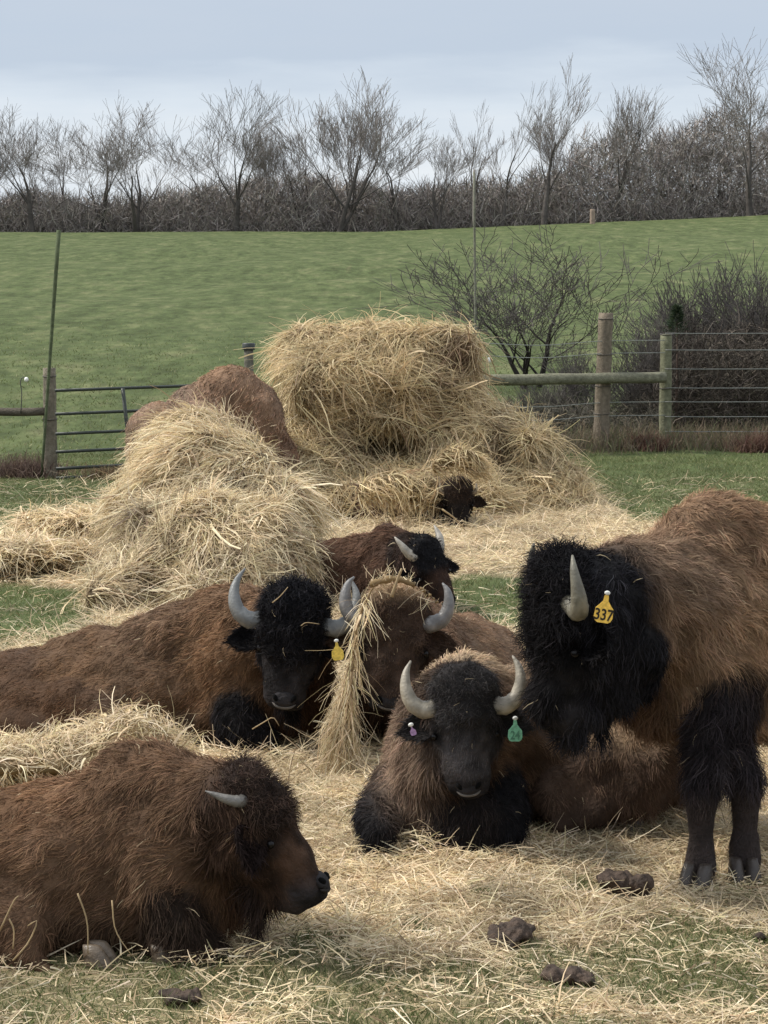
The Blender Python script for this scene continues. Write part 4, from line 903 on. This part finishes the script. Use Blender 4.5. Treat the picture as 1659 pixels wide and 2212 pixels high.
# near bare tree behind the fence on the right
def near_tree():
    Y = 48.; ms = tree_meshes(311, 4.6, .006, tone=.5, spread=1.15, stems=3, fork=.2, levels=5, dense=.72)
    x = P(1145, 780, Y)[0]; z0 = float(terrain(np.array(x), np.array(Y)))-.1
    h_ = P(1145, 478, Y)[2]-z0; root = empty('bare_tree', (x, Y, z0)); root.scale = (h_/4.6*1.75,)*2+(h_/4.6,); tag(root, 'low spreading dark bare tree just beyond the log rail', 'tree')
    for nm, me in ms: o = bpy.data.objects.new(nm, me); COL.objects.link(o); o.parent = root
    return h_
near_tree()
def shrub(px, Y, ytop, seed, label, wfac=1., cat='shrub', dense=.8):
    ms = tree_meshes(seed, 3., .006, tone=.5, spread=1.0, stems=5, fork=.15, levels=4, dense=dense)
    x = P(px, 780, Y)[0]; z0 = float(terrain(np.array(x), np.array(float(Y))))-.05; h_ = P(px, ytop, Y)[2]-z0
    root = empty('bare_shrub', (x, Y, z0)); root.scale = (h_/3*wfac,)*2+(h_/3,); tag(root, label, cat, 'bare shrubs behind the wire fence')
    for nm, me in ms: o = bpy.data.objects.new('stems' if nm == 'trunk' else 'twigs', me); COL.objects.link(o); o.parent = root
shrub(1400, 37.5, 640, 401, 'small pale bare shrub between the two wooden posts', .8)
shrub(1500, 41, 560, 402, 'tall thin bare shrub behind the mossy post', .9)
shrub(1590, 42, 520, 403, 'tall bare shrub behind the wire fence near the right edge', 1.)
shrub(1680, 40, 540, 404, 'tall bare shrub cut by the right edge behind the wire fence', 1.)
shrub(1255, 38, 720, 405, 'low bare shrub left of the tall brown post', 1.)
shrub(1150, 37, 800, 406, 'lowest bare shrub below the log rail', 1.2)

# thickets: uncountable masses of stems and twigs
def thicket(name, label, n, xf, wd, lr, cols, seed, drp=.1):
    rng = np.random.default_rng(seed); x, y, z = xf(n, rng); N = nrm(rng.normal(0, .5, (n, 3))+np.array([0, -.6, .1])); D = np.stack([rng.normal(0, .7, n), rng.normal(0, .7, n), np.ones(n)], 1)
    V, F, C = strands(np.stack([x, y, z], 1), N, D, rng.uniform(*lr, n), wd*rng.uniform(.35, 1.3, n), pal(n, cols, rng=rng), seg=3, lift=.0, jit=.25, droop=drp*rng.random(n), curl=.05, rng=rng, face=.4, tip=.3)
    o = link(name, V, F, M_BARK, base=(float(x.mean()), float(y.mean()), float(terrain(x.mean(), y.mean()))), col=C); tag(o, label, 'thicket', kind='stuff')
def hill_top_prof(x, y):
    px = 829.5+x/y*FPX
    h_ = np.interp(px, [-60, 150, 330, 420, 520, 700, 850, 950, 1100, 1200, 1300, 1400, 1500, 1700], [3.2, 3.4, 2.8, 3.8, 4.6, 5.0, 3.4, 3.9, 4.4, 5.6, 7.6, 8.3, 8.6, 9.0])
    return h_*(.85+.55*noise(np.stack([x, y*.3, 0*x], 1), .45, 5))
def hill_x(n, r):
    y = r.uniform(224, 238, n); x = r.uniform(-1, 1, n)*y*.2; h_ = hill_top_prof(x, y); return x, y, terrain(x, y)-.1+h_*r.random(n)**1.75
TH = [(.27, .24, .215), (.21, .187, .17), (.34, .30, .265), (.16, .142, .132)]
thicket('hilltop_thicket', 'dense grey brown leafless thicket below the trees on the hilltop', 90000, hill_x, .085, (.5, 2.2), TH, 11)
def br_x(n, r):
    x = r.uniform(4.35, 8.2, n); y = r.uniform(36.2, 40.5, n); h_ = 1.6*(.55+.8*noise(np.stack([x, y, 0*x], 1), 1.3, 6))*np.clip((x-4.1)/.8, .3, 1)
    return x, y, terrain(x, y)+h_*r.random(n)**.8
thicket('bramble_thicket', 'grey tangled bramble thicket behind the wire fence on the right', 24000, br_x, .014, (.15, .6), [(.085, .072, .058), (.062, .052, .043), (.13, .11, .088), (.045, .038, .032)], 12, drp=.6)
def lb_x(n, r):
    x = r.uniform(1.7, 4.6, n); y = r.uniform(35.5, 38.5, n); h_ = .55*(.4+.9*noise(np.stack([x, y, 0*x], 1), 1.6, 7)); return x, y, terrain(x, y)+h_*r.random(n)
thicket('low_brush', 'low grey brush in the field margin below the log rail', 7000, lb_x, .012, (.12, .45), [(.10, .092, .07), (.075, .07, .055), (.15, .13, .10)], 13, drp=.6)
# small evergreen tuft behind the mossy post
def cedar():
    rng = np.random.default_rng(9); x0, Y = P(1462, 700, 36.4)[0], 36.4; z0 = float(terrain(np.array(x0), np.array(Y))); zt = P(1462, 660, Y)[2]
    root = empty('cedar_sapling', (x0, Y, z0)); tag(root, 'small dark green cedar sapling behind the mossy post', 'sapling')
    A = Acc(); acc_tube(A, [(x0, Y, z0-.05), (x0+.02, Y, (z0+zt)/2), (x0, Y, zt-.05)], [.03, .02, .008], 7, (.07, .05, .04)); A.link('trunk', M_BARK, root, smooth=True)
    n = 900; t_ = rng.random(n)**.7; a_ = rng.uniform(0, 6.28, n); rr = .17*(1.02-t_)*rng.random(n)**.5*(.3+1.3*noise(np.stack([a_*2, t_*5, 0*t_], 1), 1, 2))+.01
    zb = P(1462, 722, Y)[2]; zz = zb+(zt-zb)*t_; pp = np.stack([x0+np.cos(a_)*rr, Y+np.sin(a_)*rr, zz], 1); D = np.stack([np.cos(a_), np.sin(a_), .7+0*a_], 1)
    V, F, C = strands(pp, np.tile(up, (n, 1)), D, rng.uniform(.04, .11, n), .016, pal(n, [(.035, .055, .028), (.05, .07, .032), (.025, .04, .022)], rng=rng), seg=1, lift=.2, jit=.3, rng=rng, face=1)
    link('crown', V, F, M_GRASS, root, col=C)
cedar()
# weathered stump-like post on the hilltop
post('stump', 1276, 214., 452, .26, 'pale weathered stump standing at the hilltop edge right of centre', colr=(.30, .23, .18), cat='stump', group=None)
pole(1023, 492, 1025, 366, 219., .16, .12, 'pale straight dead trunk at the hilltop behind the upright pole', (.22, .20, .18))
print('verts', sum(len(m.vertices) for m in bpy.data.meshes), 'objects', len(bpy.data.objects))
